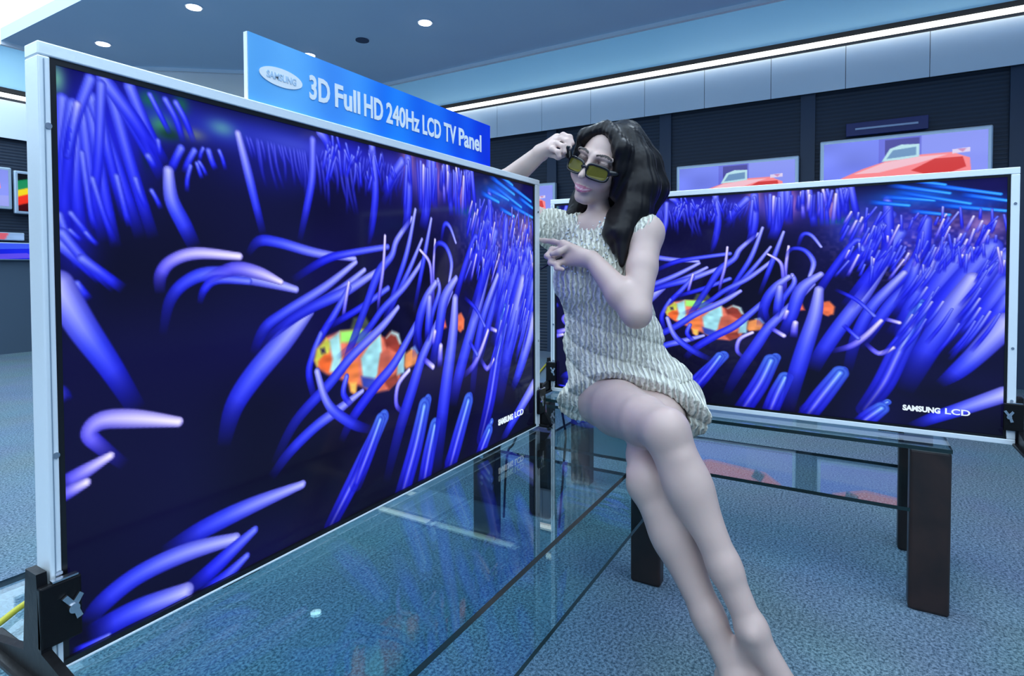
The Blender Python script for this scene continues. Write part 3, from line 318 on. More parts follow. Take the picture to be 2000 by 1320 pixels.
MB().box(-5, X_WALL-.06, Y_WALL-.05, Y_WALL-.03, 2.79, 2.83).build('shadow_gap', GAPBLACK, tr4)
l1 = MB().box(X_WALL-.115, X_WALL-.06, -5, Y_WALL-.13, 2.726, 2.754).build('light_strip', LEDMAT); tag(l1, 'long warm white light strip above the right display wall', 'light', 'wall wash light strips')
l2 = MB().box(-5, X_WALL-.13, Y_WALL-.115, Y_WALL-.06, 2.728, 2.762).build('light_strip', LEDMAT); tag(l2, 'light strip above the far wall at the left edge', 'light', 'wall wash light strips')
ce = MB().box(-5, X_WALL, -5, Y_WALL, 3.32, 3.4).build('ceiling', RAFT); tag(ce, 'upper ceiling slab above the suspended panel', kind='structure')
lum = MB().box(-4.5, 3.0, -4.5, Y_WALL-.3, 3.27, 3.30).build('luminous_ceiling', LUMMAT); tag(lum, 'bright white luminous ceiling field at the upper left', 'light')
RZ = 2.8
raft = MB().prism([(1.985, -5), (4.44, -5), (4.44, 4.22), (4.0, 4.5), (3.48, 5.0), (3.05, 5.55), (2.72, 6.0), (2.4, 6.08), (1.985, 6.08)], RZ, RZ+.10).build('ceiling_panel', RAFT)
tag(raft, 'suspended blue grey ceiling panel with recessed downlights', kind='structure')
MB().prism([(4.44, -5), (4.475, -5), (4.475, 4.24), (4.02, 4.53), (3.5, 5.03), (3.07, 5.58), (2.73, 6.03), (2.4, 6.115), (1.985, 6.115), (1.985, 6.08), (2.4, 6.08), (2.72, 6.0), (3.05, 5.55), (3.48, 5.0), (4.0, 4.5), (4.44, 4.22)], RZ-.03, RZ+.10).build('edge_trim', RAFT_EDGE, raft)
def downlight(x, y, label):
    t = empty('recessed_downlight', (x, y, RZ))
    tag(t, label, 'downlight', 'recessed ceiling downlights')
    MB().disc((0, 0), .062, -.006, -.0005, 28).build('trim_ring', TRIMRING, t)
    MB().disc((0, 0), .048, -.010, -.0065, 28).build('lens', LAMP, t)
    l = bpy.data.lights.new('downlight_lamp', 'SPOT'); l.energy = SPOT_W; l.color = (.72, .87, 1.0); l.spot_size = math.radians(115); l.spot_blend = .7; l.shadow_soft_size = .05
    lo = bpy.data.objects.new('downlight_lamp', l); COL.objects.link(lo); lo.parent = t; lo.location = (0, 0, -.03)
    return t
for (x, y, lab) in [(2.45, 4.11, 'glowing downlight in the ceiling panel near the top edge above the left screen'), (2.45, 5.43, 'glowing downlight nearest the upper left corner of the large left screen'),
                    (3.515, 4.155, 'glowing downlight just above the blue sign board'), (3.515, 2.84, 'glowing downlight at the top between the sign and the woman'),
                    (2.45, 2.79, None), (2.45, 1.47, None), (3.515, 1.52, None), (2.45, .15, None), (3.515, .2, None)]:
    downlight(x, y, lab or 'recessed downlight above the display tables, out of the picture')
cs = MB().disc((3.515, 3.505), .055, RZ-.008, RZ-.0005, 28).build('ceiling_speaker', mat('speaker_grille', (.06, .09, .15), .7)); tag(cs, 'small dark round grille between two ceiling downlights', 'speaker')

# ------------------------------------------------------------------ the two large display panels
ASP = 1.73
REEF = paint_reef(REEF_STROKES, REEF_FISH, REEF_BLOBS, 700, 405, ASP)
SCREEN = picture_mat('screen_picture', 1.0)
CAPTION = mat('caption_white', (.02, .02, .02), .3, emit=(.78, .90, 1.0), estr=1.0)
def bracket(t, side, W, front):
    """clamp at one end of the panel: side -1 left, +1 right; local x from the panel's left end"""
    xo = -.004 if side < 0 else W+.004
    a, b = (xo-.010, xo+.030) if side < 0 else (xo-.030, xo+.010)
    c, d = (xo-.010, xo) if side < 0 else (xo, xo+.010)
    ft = empty_part = MB()
    prof = [(.155, .0), (.155, .006), (.035, .030), (.024, .126), (-.003, .126), (-.012, .040), (-.15 if front else -.03, .012), (-.15 if front else -.03, .0)]
    foot = MB().prism(prof, c, d, 0).build('stand_foot', BLACK, t)
    MB().box(c-.010, d+.010, -.15 if front else -.03, .155, 0, .008, .002, 1).build('base_plate', BLACK, foot)
    cl = MB().box(a if side < 0 else a, b, -.012, -.003, .042, .112, .002, 2).build('clamp_plate', BLACK, t)
    cx = (a+b)/2 + (.010 if side < 0 else -.010)
    MB().disc((cx, .078), .0055, -.018, -.012, 14, 1).build('screw', STEEL, cl)
    MB().prism([(cx-.004, .082), (cx-.011, .092), (cx-.006, .095), (cx, .086), (cx+.006, .094), (cx+.010, .090), (cx+.004, .080), (cx+.009, .066), (cx+.003, .064), (cx, .074)], -.016, -.013, 1).build('wing_screw', STEEL, cl)
    MB().box(a+.012, b-.003, -.0115, -.004, .1125, .1145).build('clamp_lip', STEEL, cl)
def display(name, label, loc, rz, W, H, rails, front_l, front_r):
    """H is overall height; local x to the viewer's right, y to the back, z up"""
    t = empty(name, loc, rz); tag(t, label, 'television')
    L, T, R, B = rails; z0 = .003; D = .034
    ra = MB().box(0, W, 0, D, z0+H-T, z0+H, .0015, 2); ra.build('frame_top', SILVER, t)
    MB().box(0, W, 0, D, z0, z0+B, .0015, 2).build('frame_bottom', SILVER, t)
    fl = MB().box(0, L, 0, D, z0+B+.0005, z0+H-T-.0005, .0015, 2).build('frame_left', SILVER, t)
    fr = MB().box(W-R, W, 0, D, z0+B+.0005, z0+H-T-.0005, .0015, 2).build('frame_right', SILVER, t)
    MB().box(L*.42, L*.5, -.0012, .001, z0+B+.004, z0+H-T-.004).build('groove', mat('groove_grey', (.3, .38, .46), .4, .5), fl)
    for q in (.16, .35, .87):
        MB().disc((L*.72, z0+H*q), .0035, -.0016, -.0002, 12, 1).build('screw', STEEL, fl)
        MB().disc((W-R*.5, z0+H*q), .0035, -.0016, -.0002, 12, 1).build('screw', STEEL, fr)
    bz = .0065; x0, x1, a0, a1 = L, W-R, z0+B, z0+H-T
    bm = MB(); bm.box(x0, x1, .003, .008, a1-bz, a1); bm.box(x0, x1, .0005, .008, a0, a0+bz); bm.box(x0, x0+bz, .003, .008, a0+bz, a1-bz); bm.box(x1-bz, x1, .003, .008, a0+bz, a1-bz)
    bm.build('bezel', BEZEL, t)
    sx0, sx1, sz0, sz1 = x0+bz, x1-bz, a0+bz, a1-bz
    sc = picture_grid('screen', REEF, (sx0, .006, sz1), (sx1-sx0, 0, 0), (0, 0, sz0-sz1), SCREEN, t)
    sw, sh = sx1-sx0, sz1-sz0
    text_mesh('caption', 'SAMSUNG', .03, CAPTION, sc, face_matrix((sx0+sw*.832, .0055, sz0+sh*.060), (1, 0, 0), (0, 0, 1)), width=sw*.066, offset=.0016, height=sh*.024)
    text_mesh('caption', 'LCD', .03, CAPTION, sc, face_matrix((sx0+sw*.906, .0055, sz0+sh*.062), (1, 0, 0), (0, 0, 1)), width=sw*.042, offset=.0006, height=sh*.024)
    MB().box(x0-.002, x1+.002, .010, .031, a0-.002, a1+.002).build('back_panel', mat('back_metal', (.25, .3, .35), .5, .6), t)
    bracket(t, -1, W, front_l); bracket(t, 1, W, front_r)
    for q in (.2, .8): MB().box(W*q-.03, W*q+.03, .004, .030, 0, .0029).build('rubber_pad', BLACK, t)
    return t
TOPZ = .436
tvL = display('display_panel', 'large silver framed reef screen on the left that the woman touches', (.2835, .772, TOPZ+.001), 0, 1.188, .713, (.0115, .015, .024, .004), True, False)
tvR = display('display_panel', 'silver framed reef screen standing behind the woman on the right', (1.912, .958, TOPZ+.001), -math.pi/2, 1.332, .713, (.016, .017, .018, .014), True, True)
# sign board on top of the left panel
sg = empty('sign_board', (.545, .779, TOPZ+.001+.003+.713)); tag(sg, 'blue sign board with white lettering standing on top of the left screen', 'sign')
SIGNBLUE = mat('sign_print', (.1, .4, .9), .4, spec=.08)
def sign_nodes():
    nt = SIGNBLUE.node_tree; b = nt.nodes['Principled BSDF']; tc = nt.nodes.new('ShaderNodeTexCoord'); sp = nt.nodes.new('ShaderNodeSeparateXYZ'); nt.links.new(tc.outputs['Object'], sp.inputs[0])
    mr = nt.nodes.new('ShaderNodeMapRange'); mr.inputs['From Max'].default_value = .67; nt.links.new(sp.outputs['X'], mr.inputs['Value'])
    cr = nt.nodes.new('ShaderNodeValToRGB'); e = cr.color_ramp.elements; e[0].color = (.17, .50, .85, 1); e[1].color = (.001, .04, .75, 1); m = e.new(.45); m.color = (.02, .24, .88, 1)
    nt.links.new(mr.outputs[0], cr.inputs['Fac'])
    wv = nt.nodes.new('ShaderNodeTexWave'); wv.inputs['Scale'].default_value = 2.3; wv.inputs['Distortion'].default_value = 5; wv.inputs['Detail'].default_value = 1; nt.links.new(tc.outputs['Object'], wv.inputs['Vector'])
    mx = nt.nodes.new('ShaderNodeMix'); mx.data_type = 'RGBA'; mx.blend_type = 'SOFT_LIGHT'; mx.inputs['Factor'].default_value = .22
    nt.links.new(cr.outputs['Color'], mx.inputs['A']); nt.links.new(wv.outputs['Color'], mx.inputs['B']); nt.links.new(mx.outputs['Result'], b.inputs['Base Color'])
sign_nodes()
WHITEPRINT = mat('white_print', (.85, .88, .9), .45)
MB().box(0, .672, .001, .009, 0, .103).build('board', mat('white_acrylic', (.8, .83, .86), .35), sg)
MB().box(.0012, .672, -.0006, .0008, 0, .103).build('printed_face', SIGNBLUE, sg)
lg = MB().disc((.0585, .0490), .040, -.0018, -.0008, 40, 1, sq=.36).build('logo_oval', WHITEPRINT, sg)
text_mesh('logo_lettering', 'SAMSUNG', .03, mat('pale_blue_print', (.45, .62, .8), .5), lg, face_matrix((.031, -.0021, .0435), (1, 0, 0), (0, 0, 1)), width=.055, offset=.0008, height=.011)
words = [('3D', .113, .044), ('Full', .168, .060), ('HD', .238, .050), ('240Hz', .297, .100), ('LCD', .407, .063), ('TV', .481, .046), ('Panel', .537, .094)]
for wd, x, wid in words:
    o = text_mesh('lettering', wd, .05, WHITEPRINT, sg, face_matrix((x, -.0012, .030), (1, 0, 0), (0, 0, 1)), width=wid, offset=.0014, height=.041)

# ------------------------------------------------------------------ glass tables on dark wooden legs
def sheet(name, x0, x1, y0, y1, z0, z1, parent):
    m = MB(); m.box(x0, x1, y0, y1, z0, z1)
    for f in m.bm.faces: f.material_index = 0 if abs(f.calc_center_median().z-(z0+z1)/2) > 1e-4 else 1
    return m.build(name, [GLASS, GLASSEDGE], parent)
def glass_table(label, x0, x1, y0, y1, legs, shelf, zleg):
    t = empty('glass_table', ((x0+x1)/2, (y0+y1)/2, 0)); tag(t, label, 'table', 'glass display tables')
    ox, oy = (x0+x1)/2, (y0+y1)/2
    for (a, b, c, d) in legs:
        lg = MB().box(a-ox, b-ox, c-oy, d-oy, 0, zleg, .008, 3).build('leg', WOOD, t)
        s = 1 if (a+b)/2 < ox else -1
        xb = (b-ox) if s > 0 else (a-ox)
        MB().disc(((c+d)/2-oy, shelf), .008, min(xb, xb+s*.012), max(xb, xb+s*.012), 14, 0).build('shelf_bolt', CHROME, lg)
        MB().disc(((c+d)/2-oy, shelf+.07), .007, min(xb, xb+s*.010), max(xb, xb+s*.010), 14, 0).build('bolt', CHROME, lg)
    sheet('glass_top', x0-ox, x1-ox, y0-oy, y1-oy, .426, TOPZ, t)
    a0 = min(l[0] for l in legs); a1 = max(l[1] for l in legs)
    sheet('glass_shelf', x0-ox+.05 if x0 < 0 else a0-ox+.002, x1-ox-.08 if x0 < 0 else x1-ox-.05, y0-oy+.004, y1-oy-.02, shelf-.010, shelf, t)
    return t
glass_table('long glass table under the left screen where the woman sits', -.35, 1.725, .428, 1.085,
            [(1.570, 1.615, .447, .533), (1.570, 1.615, .993, 1.08), (-.30, -.255, .447, .533), (-.30, -.255, .993, 1.08)], .281, .4258)
glass_table('glass table with dark legs under the right screen', 1.800, 2.235, -.232, 1.0,
            [(1.806, 1.860, -.232, -.143), (2.170, 2.224, -.232, -.143), (1.806, 1.860, .911, .996), (2.170, 2.224, .911, .996)], .268, .4258)

# ------------------------------------------------------------------ small items around the panels
yc = MB().tube(spline([(0.2544, 0.9176, 0.4420), (0.2957, 0.9471, 0.4420), (0.3205, 0.9650, 0.4420), (0.3512, 0.9781, 0.4420), (0.3825, 0.9713, 0.4420)]), .0042).build('yellow_cable', mat('yellow_sheath', (.50, .46, .03), .5)); tag(yc, 'yellow cable lying on the glass behind the left screen', 'cable')
yc2 = MB().tube(spline([(3.0818, 1.8162, 0.0090), (3.7253, 2.0614, 0.0090), (4.3792, 2.2910, 0.0090), (4.9092, 2.4682, 0.0090), (6.2414, 2.8905, 0.0090)]), .008).build('yellow_cable', MATS['yellow_sheath']); tag(yc2, 'yellow cable on the far carpet between the left screen and the woman', 'cable')
bc = MB().tube(spline([(1.7609, 1.0059, 0.3948), (1.7543, 1.0129, 0.3109), (1.7459, 1.0251, 0.2708), (1.7253, 1.0384, 0.2303), (1.7062, 1.0405, 0.0204)]), .0042).build('black_cable', BLACK); tag(bc, 'black cable looping down by the table leg behind the left screen', 'cable')
bc2 = MB().tube(spline([(1.7519, 0.8344, 0.4092), (1.7563, 0.8231, 0.3308), (1.7533, 0.8256, 0.2786), (1.7329, 0.8373, 0.0199)]), .0042).build('black_cable', BLACK); tag(bc2, 'black cable hanging under the seated woman', 'cable')

# ------------------------------------------------------------------ screens on the walls
CARPIC = picture_mat('wall_screen_picture', 1.0)
def car_picture():
    P = [((.36, .36, .80), [(.36, 0), (.62, 0), (.62, .62), (.36, .62)], .55), ((.22, .2, .5), [(.40, .02), (.61, .02), (.61, .6), (.40, .6)], .7),
         ((.62, .66, .98), [(.62, 0), (1, 0), (1, 1), (.62, 1)], .5), ((.66, .68, .95), [(0, .78), (1, .70), (1, 1), (0, 1)], .6),
         ((.98, .55, .58), [(.08, .86), (.12, .70), (.26, .60), (.42, .52), (.62, .48), (.80, .48), (.90, .56), (.91, .76), (.78, .90), (.30, .97)], 1),
         ((.95, .78, .84), [(.20, .66), (.40, .54), (.62, .50), (.78, .50), (.60, .58), (.36, .66)], .9),
         ((.72, .88, .92), [(.38, .53), (.43, .38), (.50, .34), (.61, .35), (.61, .50), (.5, .52)], 1), ((.35, .5, .7), [(.41, .50), (.45, .40), (.59, .38), (.59, .48)], .8),
         ((.80, .22, .22), [(.56, .66), (.70, .54), (.86, .54), (.88, .66), (.72, .76)], .9), ((.15, .12, .2), [(.16, .78), (.24, .74), (.26, .88), (.18, .92)], .9), ((.15, .12, .2), [(.66, .80), (.74, .74), (.78, .86), (.70, .93)], .9),
         ((.9, .85, .95), [(.80, .20), (.90, .19), (.90, .24), (.80, .25)], .9), ((.75, .4, .6), [(.83, .20), (.88, .20), (.86, .24)], .6)]
    P = P[:4]+[(c, [(a, b-.25) for a, b in q], al) for c, q, al in P[4:11]]+P[11:]
    return simple_picture(180, 110, (.46, .52, .95), P)
CAR = car_picture()
RAIN = simple_picture(60, 44, (.02, .02, .05), [((.05, .55, .35), [(0, .45), (0, .2), (.35, 0), (.62, 0)], 1), ((.95, .85, .1), [(0, .62), (0, .45), (.62, 0), (.8, 0)], 1), ((.95, .2, .12), [(0, .85), (0, .62), (.8, 0), (1, 0), (1, .1)], 1),
     ((.25, .02, .04), [(0, 1), (0, .85), (1, .1), (1, .35), (.3, 1)], 1), ((.9, .12, .1), [(.25, 1), (1, .4), (1, 1)], 1)])
BLUEPIC = simple_picture(60, 40, (.08, .14, .9), [((.02, .02, .1), [(0, .35), (.25, .3), (.28, .6), (0, .65)], .9), ((.3, .45, 1), [(.3, 0), (1, 0), (1, .3), (.5, .4)], .7), ((.55, .4, .95), [(.5, .7), (.9, .6), (1, .9), (.6, 1)], .6)])
PALE = mat('pale_frame', (.55, .68, .82), .35, .4)
def wall_tv(label, loc, rz, W, H, im, frame=.03, group='screens on the display walls', mt=PALE):
    t = empty('wall_television', loc, rz); tag(t, label, 'television', group)
    MB().box(-W/2, W/2, -.05, -.001, 0, H, .012, 3).build('housing', mt, t)
    picture_grid('screen', im, (-W/2+frame, -.052, H-frame), (W-2*frame, 0, 0), (0, 0, -(H-2*frame)), CARPIC, t)
    return t
XW = X_WALL-.03
wall_tv('wall screen showing a pink red car, left of the two above the right panel', (XW, .885, 1.845-.64), -math.pi/2, 1.03, .64, CAR)
wall_tv('larger wall screen showing a red car under a small blue name strip', (XW, -.345, 1.94-.70), -math.pi/2, 1.12, .70, CAR)
wall_tv('wall screen with a car partly hidden between left screen and woman', (XW, 3.13, 1.80-.60), -math.pi/2, .94, .60, CAR)
ns = empty('name_strip', (XW, -.245, 1.965)); tag(ns, 'small dark blue name strip above the larger car screen', 'sign'); ns.rotation_euler = (0, 0, -math.pi/2)
MB().box(-.275, .275, -.02, -.001, 0, .105, .003, 1).build('plate', mat('navy_plate', (.008, .02, .16), .4), ns)
MB().box(-.21, .21, -.026, -.0205, .045, .060).build('text_line', mat('pale_text', (.45, .55, .75), .5), ns)
YW = Y_WALL-.07
wall_tv('far wall screen with slanting rainbow stripes at the left edge', (3.02, YW, 1.50), 0, .86, .46, RAIN, .03)
wall_tv('far wall screen cut by the left edge of the picture', (2.17, YW, 1.54), 0, .8, .44, CAR, .03)
wall_tv('low blue screen standing near the far wall at the left edge', (2.38, YW, 1.0), 0, .78, .19, BLUEPIC, .012)
wall_tv('small pale tablet screen above the low blue screen at the left edge', (2.50, YW, 1.21), 0, .34, .085, simple_picture(24, 10, (.55, .7, .9), [((.9, .3, .35), [(0, 0), (.6, 0), (.5, 1), (0, 1)], .8)]), .008)

# ------------------------------------------------------------------ implicit-surface modeller for the seated woman
class Field:
    def __init__(s): s.p = []
    def cone(s, a, b, ra, rb, k=.02, sub=False):
        a = np.array(a, float); b = np.array(b, float); m = max(ra, rb)
        ba = b-a; l2 = ba@ba
        def ev(P):
            pa = P-a; t = np.clip(pa@ba/l2, 0, 1)
            q = pa-t[:, None]*ba; return np.sqrt(np.einsum('ij,ij->i', q, q))-(ra+(rb-ra)*t)
        s.p.append((np.minimum(a, b)-m, np.maximum(a, b)+m, ev, k, sub)); return s
    def chain(s, pts, rs, k=.02, sub=False):
        for i in range(len(pts)-1): s.cone(pts[i], pts[i+1], rs[i], rs[i+1], k if i == 0 else min(k, .012), sub)
        return s
    def ell(s, c, r, R=None, k=.02, sub=False):
        c = np.array(c, float); r = np.array(r, float); R = np.eye(3) if R is None else np.array(R, float)   # rows of R: local axes
        h = np.abs(R.T)@r
        def ev(P):
            q = ((P-c)@R.T)/r; k0 = np.sqrt(np.einsum('ij,ij->i', q, q)); q = q/r; k1 = np.sqrt(np.einsum('ij,ij->i', q, q))+1e-9
            return k0*(k0-1)/k1
        s.p.append((c-h, c+h, ev, k, sub)); return s
    def half(s, n, d, lo, hi):
        """cut away everything with n.x > d inside the box lo..hi"""
        n = np.array(n, float); n /= np.linalg.norm(n); s.p.append((np.array(lo, float), np.array(hi, float), lambda P: P@n-d, 0.0, 'cut')); return s
    def value(s, P, lo, hi, disp=None):
        d = np.full(len(P), .2)
        if not hasattr(s, 'lo') or len(s.lo) != len(s.p):
            s.lo = np.array([q[0]-q[3]-.015 for q in s.p]); s.hi = np.array([q[1]+q[3]+.015 for q in s.p])
        cen = ((lo+hi)/2)[None]; hd = np.linalg.norm(hi-lo)/2
        for i in np.nonzero(~(np.any(s.lo > hi, axis=1) | np.any(s.hi < lo, axis=1)))[0]:
            a, b, ev, k, sub = s.p[i]
            if sub != 'cut' and len(P) > 1 and ev(cen)[0] > hd*1.5+k+.012: continue
            e = ev(P)
            if sub == 'cut':
                ins = np.all((P >= a) & (P <= b), axis=1); d = np.where(ins, np.maximum(d, e), d); continue
            if sub:
                h = np.clip(.5-.5*(e+d)/max(k, 1e-6), 0, 1); d = d*(1-h)-e*h+k*h*(1-h)
            else:
                h = np.clip(.5+.5*(d-e)/max(k, 1e-6), 0, 1); d = d*(1-h)+e*h-k*h*(1-h)
        if disp is not None: d = d+disp(P)
        return d
def surface(field, vox, disp=None, smooth=1):
    """sparse surface nets"""
    N = 16; bl = set()
    for (a, b, ev, k, sub) in field.p:
        if sub: continue
        i0 = np.floor((a-.012)/(vox*N)).astype(int); i1 = np.floor((b+.012)/(vox*N)).astype(int)
        for i in range(i0[0], i1[0]+1):
            for j in range(i0[1], i1[1]+1):
                for l in range(i0[2], i1[2]+1): bl.add((i, j, l))
    g = np.arange(N+1); G = np.stack(np.meshgrid(g, g, g, indexing='ij'), -1)
    ids = []; pos = []; edges = {0: [], 1: [], 2: []}; OFF = 40000
    def key(I): return (I[..., 0]+OFF)*(1 << 36)+(I[..., 1]+OFF)*(1 << 18)+(I[..., 2]+OFF)
    hd = N*vox*.87
    def disp_free(cen, base):
        c = cen[None]; return abs(field.value(c, cen-hd, cen+hd)[0]) < hd*1.7+.012
    for b in sorted(bl):
        base = np.array(b)*N; P = ((G+base)*vox).reshape(-1, 3)
        cen = P.mean(0)
        if not disp_free(cen, base): continue
        V = field.value(P, P.min(0), P.max(0), disp).reshape(N+1, N+1, N+1)
        if V.min() > 0 or V.max() < 0: continue
        acc = np.zeros((N, N, N, 3)); cnt = np.zeros((N, N, N))
        for ax in range(3):
            for o1 in (0, 1):
                for o2 in (0, 1):
                    s0 = [slice(o1, N+o1), slice(o2, N+o2)]; s0.insert(ax, slice(0, N)); s1 = [slice(o1, N+o1), slice(o2, N+o2)]; s1.insert(ax, slice(1, N+1))
                    A = V[tuple(s0)]; B = V[tuple(s1)]; c = (A < 0) != (B < 0); t = np.where(c, A/np.where(c, A-B, 1), 0)
                    off = np.zeros((N, N, N, 3)); oth = [q for q in range(3) if q != ax]
                    off[..., ax] = t; off[..., oth[0]] = o1; off[..., oth[1]] = o2
                    acc += off*c[..., None]; cnt += c
        m = cnt > 0; I = np.argwhere(m)
        if len(I): ids.append(key(I+base)); pos.append((I+base+acc[m]/cnt[m][:, None])*vox)
        for ax in range(3):
            s0 = [slice(0, N)]*3; s1 = [slice(0, N)]*3; s1[ax] = slice(1, N+1)
            A = V[tuple(s0)] < 0; B = V[tuple(s1)] < 0; e = np.argwhere(A != B)
            if len(e): edges[ax].append(np.concatenate([e+base, A[tuple(e.T)][:, None]], 1))
    ids = np.concatenate(ids); pos = np.concatenate(pos); od = np.argsort(ids); ids = ids[od]; pos = pos[od]; quads = []
    for ax in range(3):
        E = np.concatenate(edges[ax]); I = E[:, :3]; fl = E[:, 3].astype(bool); o1, o2 = [(1, 2), (2, 0), (0, 1)][ax]
        q = []
        ok = np.ones(len(I), bool)
        for (d1, d2) in ((0, 0), (-1, 0), (-1, -1), (0, -1)):
            J = I.copy(); J[:, o1] += d1; J[:, o2] += d2; kk = key(J); p = np.clip(np.searchsorted(ids, kk), 0, len(ids)-1); ok &= ids[p] == kk; q.append(p)
        q = np.stack(q, 1); q[~fl] = q[~fl][:, ::-1]; quads.append(q[ok])
    quads = np.concatenate(quads)
    for _ in range(smooth):
        acc = np.zeros_like(pos); cnt = np.zeros(len(pos))
        for a in range(4):
            for b in ((a+1) % 4, (a+3) % 4):
                np.add.at(acc, quads[:, a], pos[quads[:, b]]); np.add.at(cnt, quads[:, a], 1)
        pos = pos*.5+.5*acc/np.maximum(cnt, 1)[:, None]
    return pos, quads
def mesh_from(name, pos, quads, m, parent, colours=None, org=(0, 0, 0)):
    me = bpy.data.meshes.new(name); me.vertices.add(len(pos)); me.vertices.foreach_set('co', (pos-np.array(org)).astype(np.float32).reshape(-1))
    me.loops.add(quads.size); me.loops.foreach_set('vertex_index', quads.reshape(-1).astype(np.int32))
    me.polygons.add(len(quads)); me.polygons.foreach_set('loop_start', np.arange(0, quads.size, 4, dtype=np.int32)); me.polygons.foreach_set('use_smooth', np.ones(len(quads), bool))
    if colours is not None:
        ca = me.color_attributes.new('tone', 'FLOAT_COLOR', 'POINT'); ca.data.foreach_set('color', np.concatenate([colours, np.ones((len(pos), 1))], 1).astype(np.float32).reshape(-1))
    me.update(calc_edges=True); me.validate(); return link(name, me, m, parent)
def unit(v): v = np.array(v, float); return v/np.linalg.norm(v)
def lerp(a, b, t): return tuple(np.array(a)*(1-t)+np.array(b)*t)

ORG = (1.61, .57, TOPZ)
person = empty('person', ORG); tag(person, 'woman in a cream knit dress sitting cross-legged on the glass table, holding glasses', 'person')
# joints
HIP_R, HIP_L = (1.590, .632, .508), (1.590, .455, .528)
KNEE_R, ANK_R = (1.2148, 0.3342, 0.5496), (1.1763, 0.1550, 0.1986)
KNEE_L, ANK_L = (1.2518, 0.3831, 0.4222), (1.1807, 0.1812, 0.0829)
NECK = (1.5603, 0.6279, 1.0052)
SH_R, SH_L = (1.5936, 0.7689, 1.0119), (1.5328, 0.4768, 0.9942)
EL_L, WR_L = (1.3977, 0.4592, 0.7847), (1.4294, 0.5897, 0.9203)
EL_R, WR_R = (1.5458, 0.9940, 1.1268), (1.4842, 0.7785, 1.2325)
# head frame
HC = np.array((1.5423, 0.6083, 1.1826))
FWD = unit((-0.9960, 0.0526, -0.0719)); UPV = np.array((-0.0870, -0.4019, 0.9115)); UPV = unit(UPV-FWD*(UPV@FWD)); SID = np.cross(UPV, FWD)   # SID: her left
HS = 1.0
def hp(f, s_, u): return tuple(HC+HS*(FWD*f+SID*s_+UPV*u))
HR = np.stack([FWD, SID, UPV])
body = Field()
# legs
def leg(h, kn, an, toe, heel):
    h, kn, an = map(np.array, (h, kn, an)); d = unit(kn-h); q = unit(an-kn); bk = unit(-d-q*0+q*.0) ; back = unit(np.cross(np.cross(q, d), q))*-1
    body.chain([tuple(h), lerp(h, kn, .35), lerp(h, kn, .75), tuple(kn)], [.076, .074, .058, .046], .03)
    body.cone(tuple(kn+q*.0), lerp(kn, an, .30), .043, .041, .03)
    calf = np.array(lerp(kn, an, .30))+back*.014
    body.ell(tuple(calf), (.043, .043, .105), np.stack([unit(np.cross(q, (1, .3, 0))), unit(np.cross(q, np.cross(q, (1, .3, 0)))), q]), .03)
    body.cone(lerp(kn, an, .28), lerp(kn, an, .72), .040, .030, .02)
    body.cone(lerp(kn, an, .70), tuple(an), .030, .0255, .02)
    body.ell(tuple(kn+d*.014-q*.004), (.032, .032, .036), None, .022)          # kneecap
    body.cone(tuple(kn+d*.022+q*.055), tuple(kn+d*.014+q*.10), .016, .014, .025)  # below the kneecap
    toe = np.array(toe); heel = np.array(heel); side = unit(np.cross(toe-an, (0, 0, 1)))
    body.cone(tuple(an), tuple(heel), .024, .024, .02)
    body.cone(tuple(an), lerp(an, toe, .7), .0245, .025, .02)
    body.cone(tuple(heel), lerp(an, toe, .68), .024, .026, .025)
    for i in range(5):
        o = side*(-.030+.0145*i); b0 = np.array(lerp(an, toe, .66))+o*.9; tip = toe+o-unit(toe-an)*(.004*abs(i-1)+.003*i)
        body.cone(tuple(b0), tuple(tip), .013, .0085 if i else .0105, .006)
    for sgn in (-1, 1): body.ell(tuple(an+side*.024*sgn), (.009, .009, .011), None, .014)
leg(HIP_R, KNEE_R, ANK_R, (1.1884, 0.0466, 0.0205), (1.2086, 0.1741, 0.0992))
leg(HIP_L, KNEE_L, ANK_L, (1.145, .055, .022), (1.235, .205, .045))
# torso
TW = unit((-1, .05, 0))
body.ell((1.605, .55, .540), (.095, .140, .098), None, .04)
body.cone((1.615, .575, .62), (1.600, .60, .74), .090, .082, .05)
body.ell((1.583, .62, .86), (.085, .125, .14), None, .06)
for s_ in (-1, 1): body.ell((1.515, .622+.058*s_, .865), (.05, .052, .055), None, .03)
body.cone(SH_R, SH_L, .046, .044, .05)
body.chain([lerp(SH_R, NECK, .25), NECK], [.040, .044], .04); body.chain([lerp(SH_L, NECK, .25), NECK], [.040, .044], .04)
body.cone(tuple(np.array(NECK)-(0, 0, .03)), hp(-.034, 0, -.06), .035, .032, .022)
body.cone(tuple(np.array(NECK)+np.array((-.03, -.01, -.02))), hp(.0, .01, -.07), .014, .012, .03)
# arms
body.chain([SH_L, lerp(SH_L, EL_L, .45), EL_L], [.043, .040, .034], .03)
body.chain([EL_L, lerp(EL_L, WR_L, .35), WR_L], [.035, .038, .0235], .02)
body.chain([SH_R, lerp(SH_R, EL_R, .45), EL_R], [.048, .042, .035], .03)
body.chain([EL_R, lerp(EL_R, WR_R, .35), WR_R], [.036, .038, .0235], .02)
# hands: palm from wrist to knuckles, then five fingers each with bends
def finger(pts, r0=.0088, r1=.0066, k=.006): body.chain(pts, list(np.linspace(r0, r1, len(pts))), k)
def palm(wr, k1, k4, r=.0135):
    wr = np.array(wr); k1 = np.array(k1); k4 = np.array(k4)
    for t in (0, .33, .67, 1): body.cone(lerp(wr, lerp(k1, k4, t), .12), lerp(k1, k4, t), .018, r, .012)
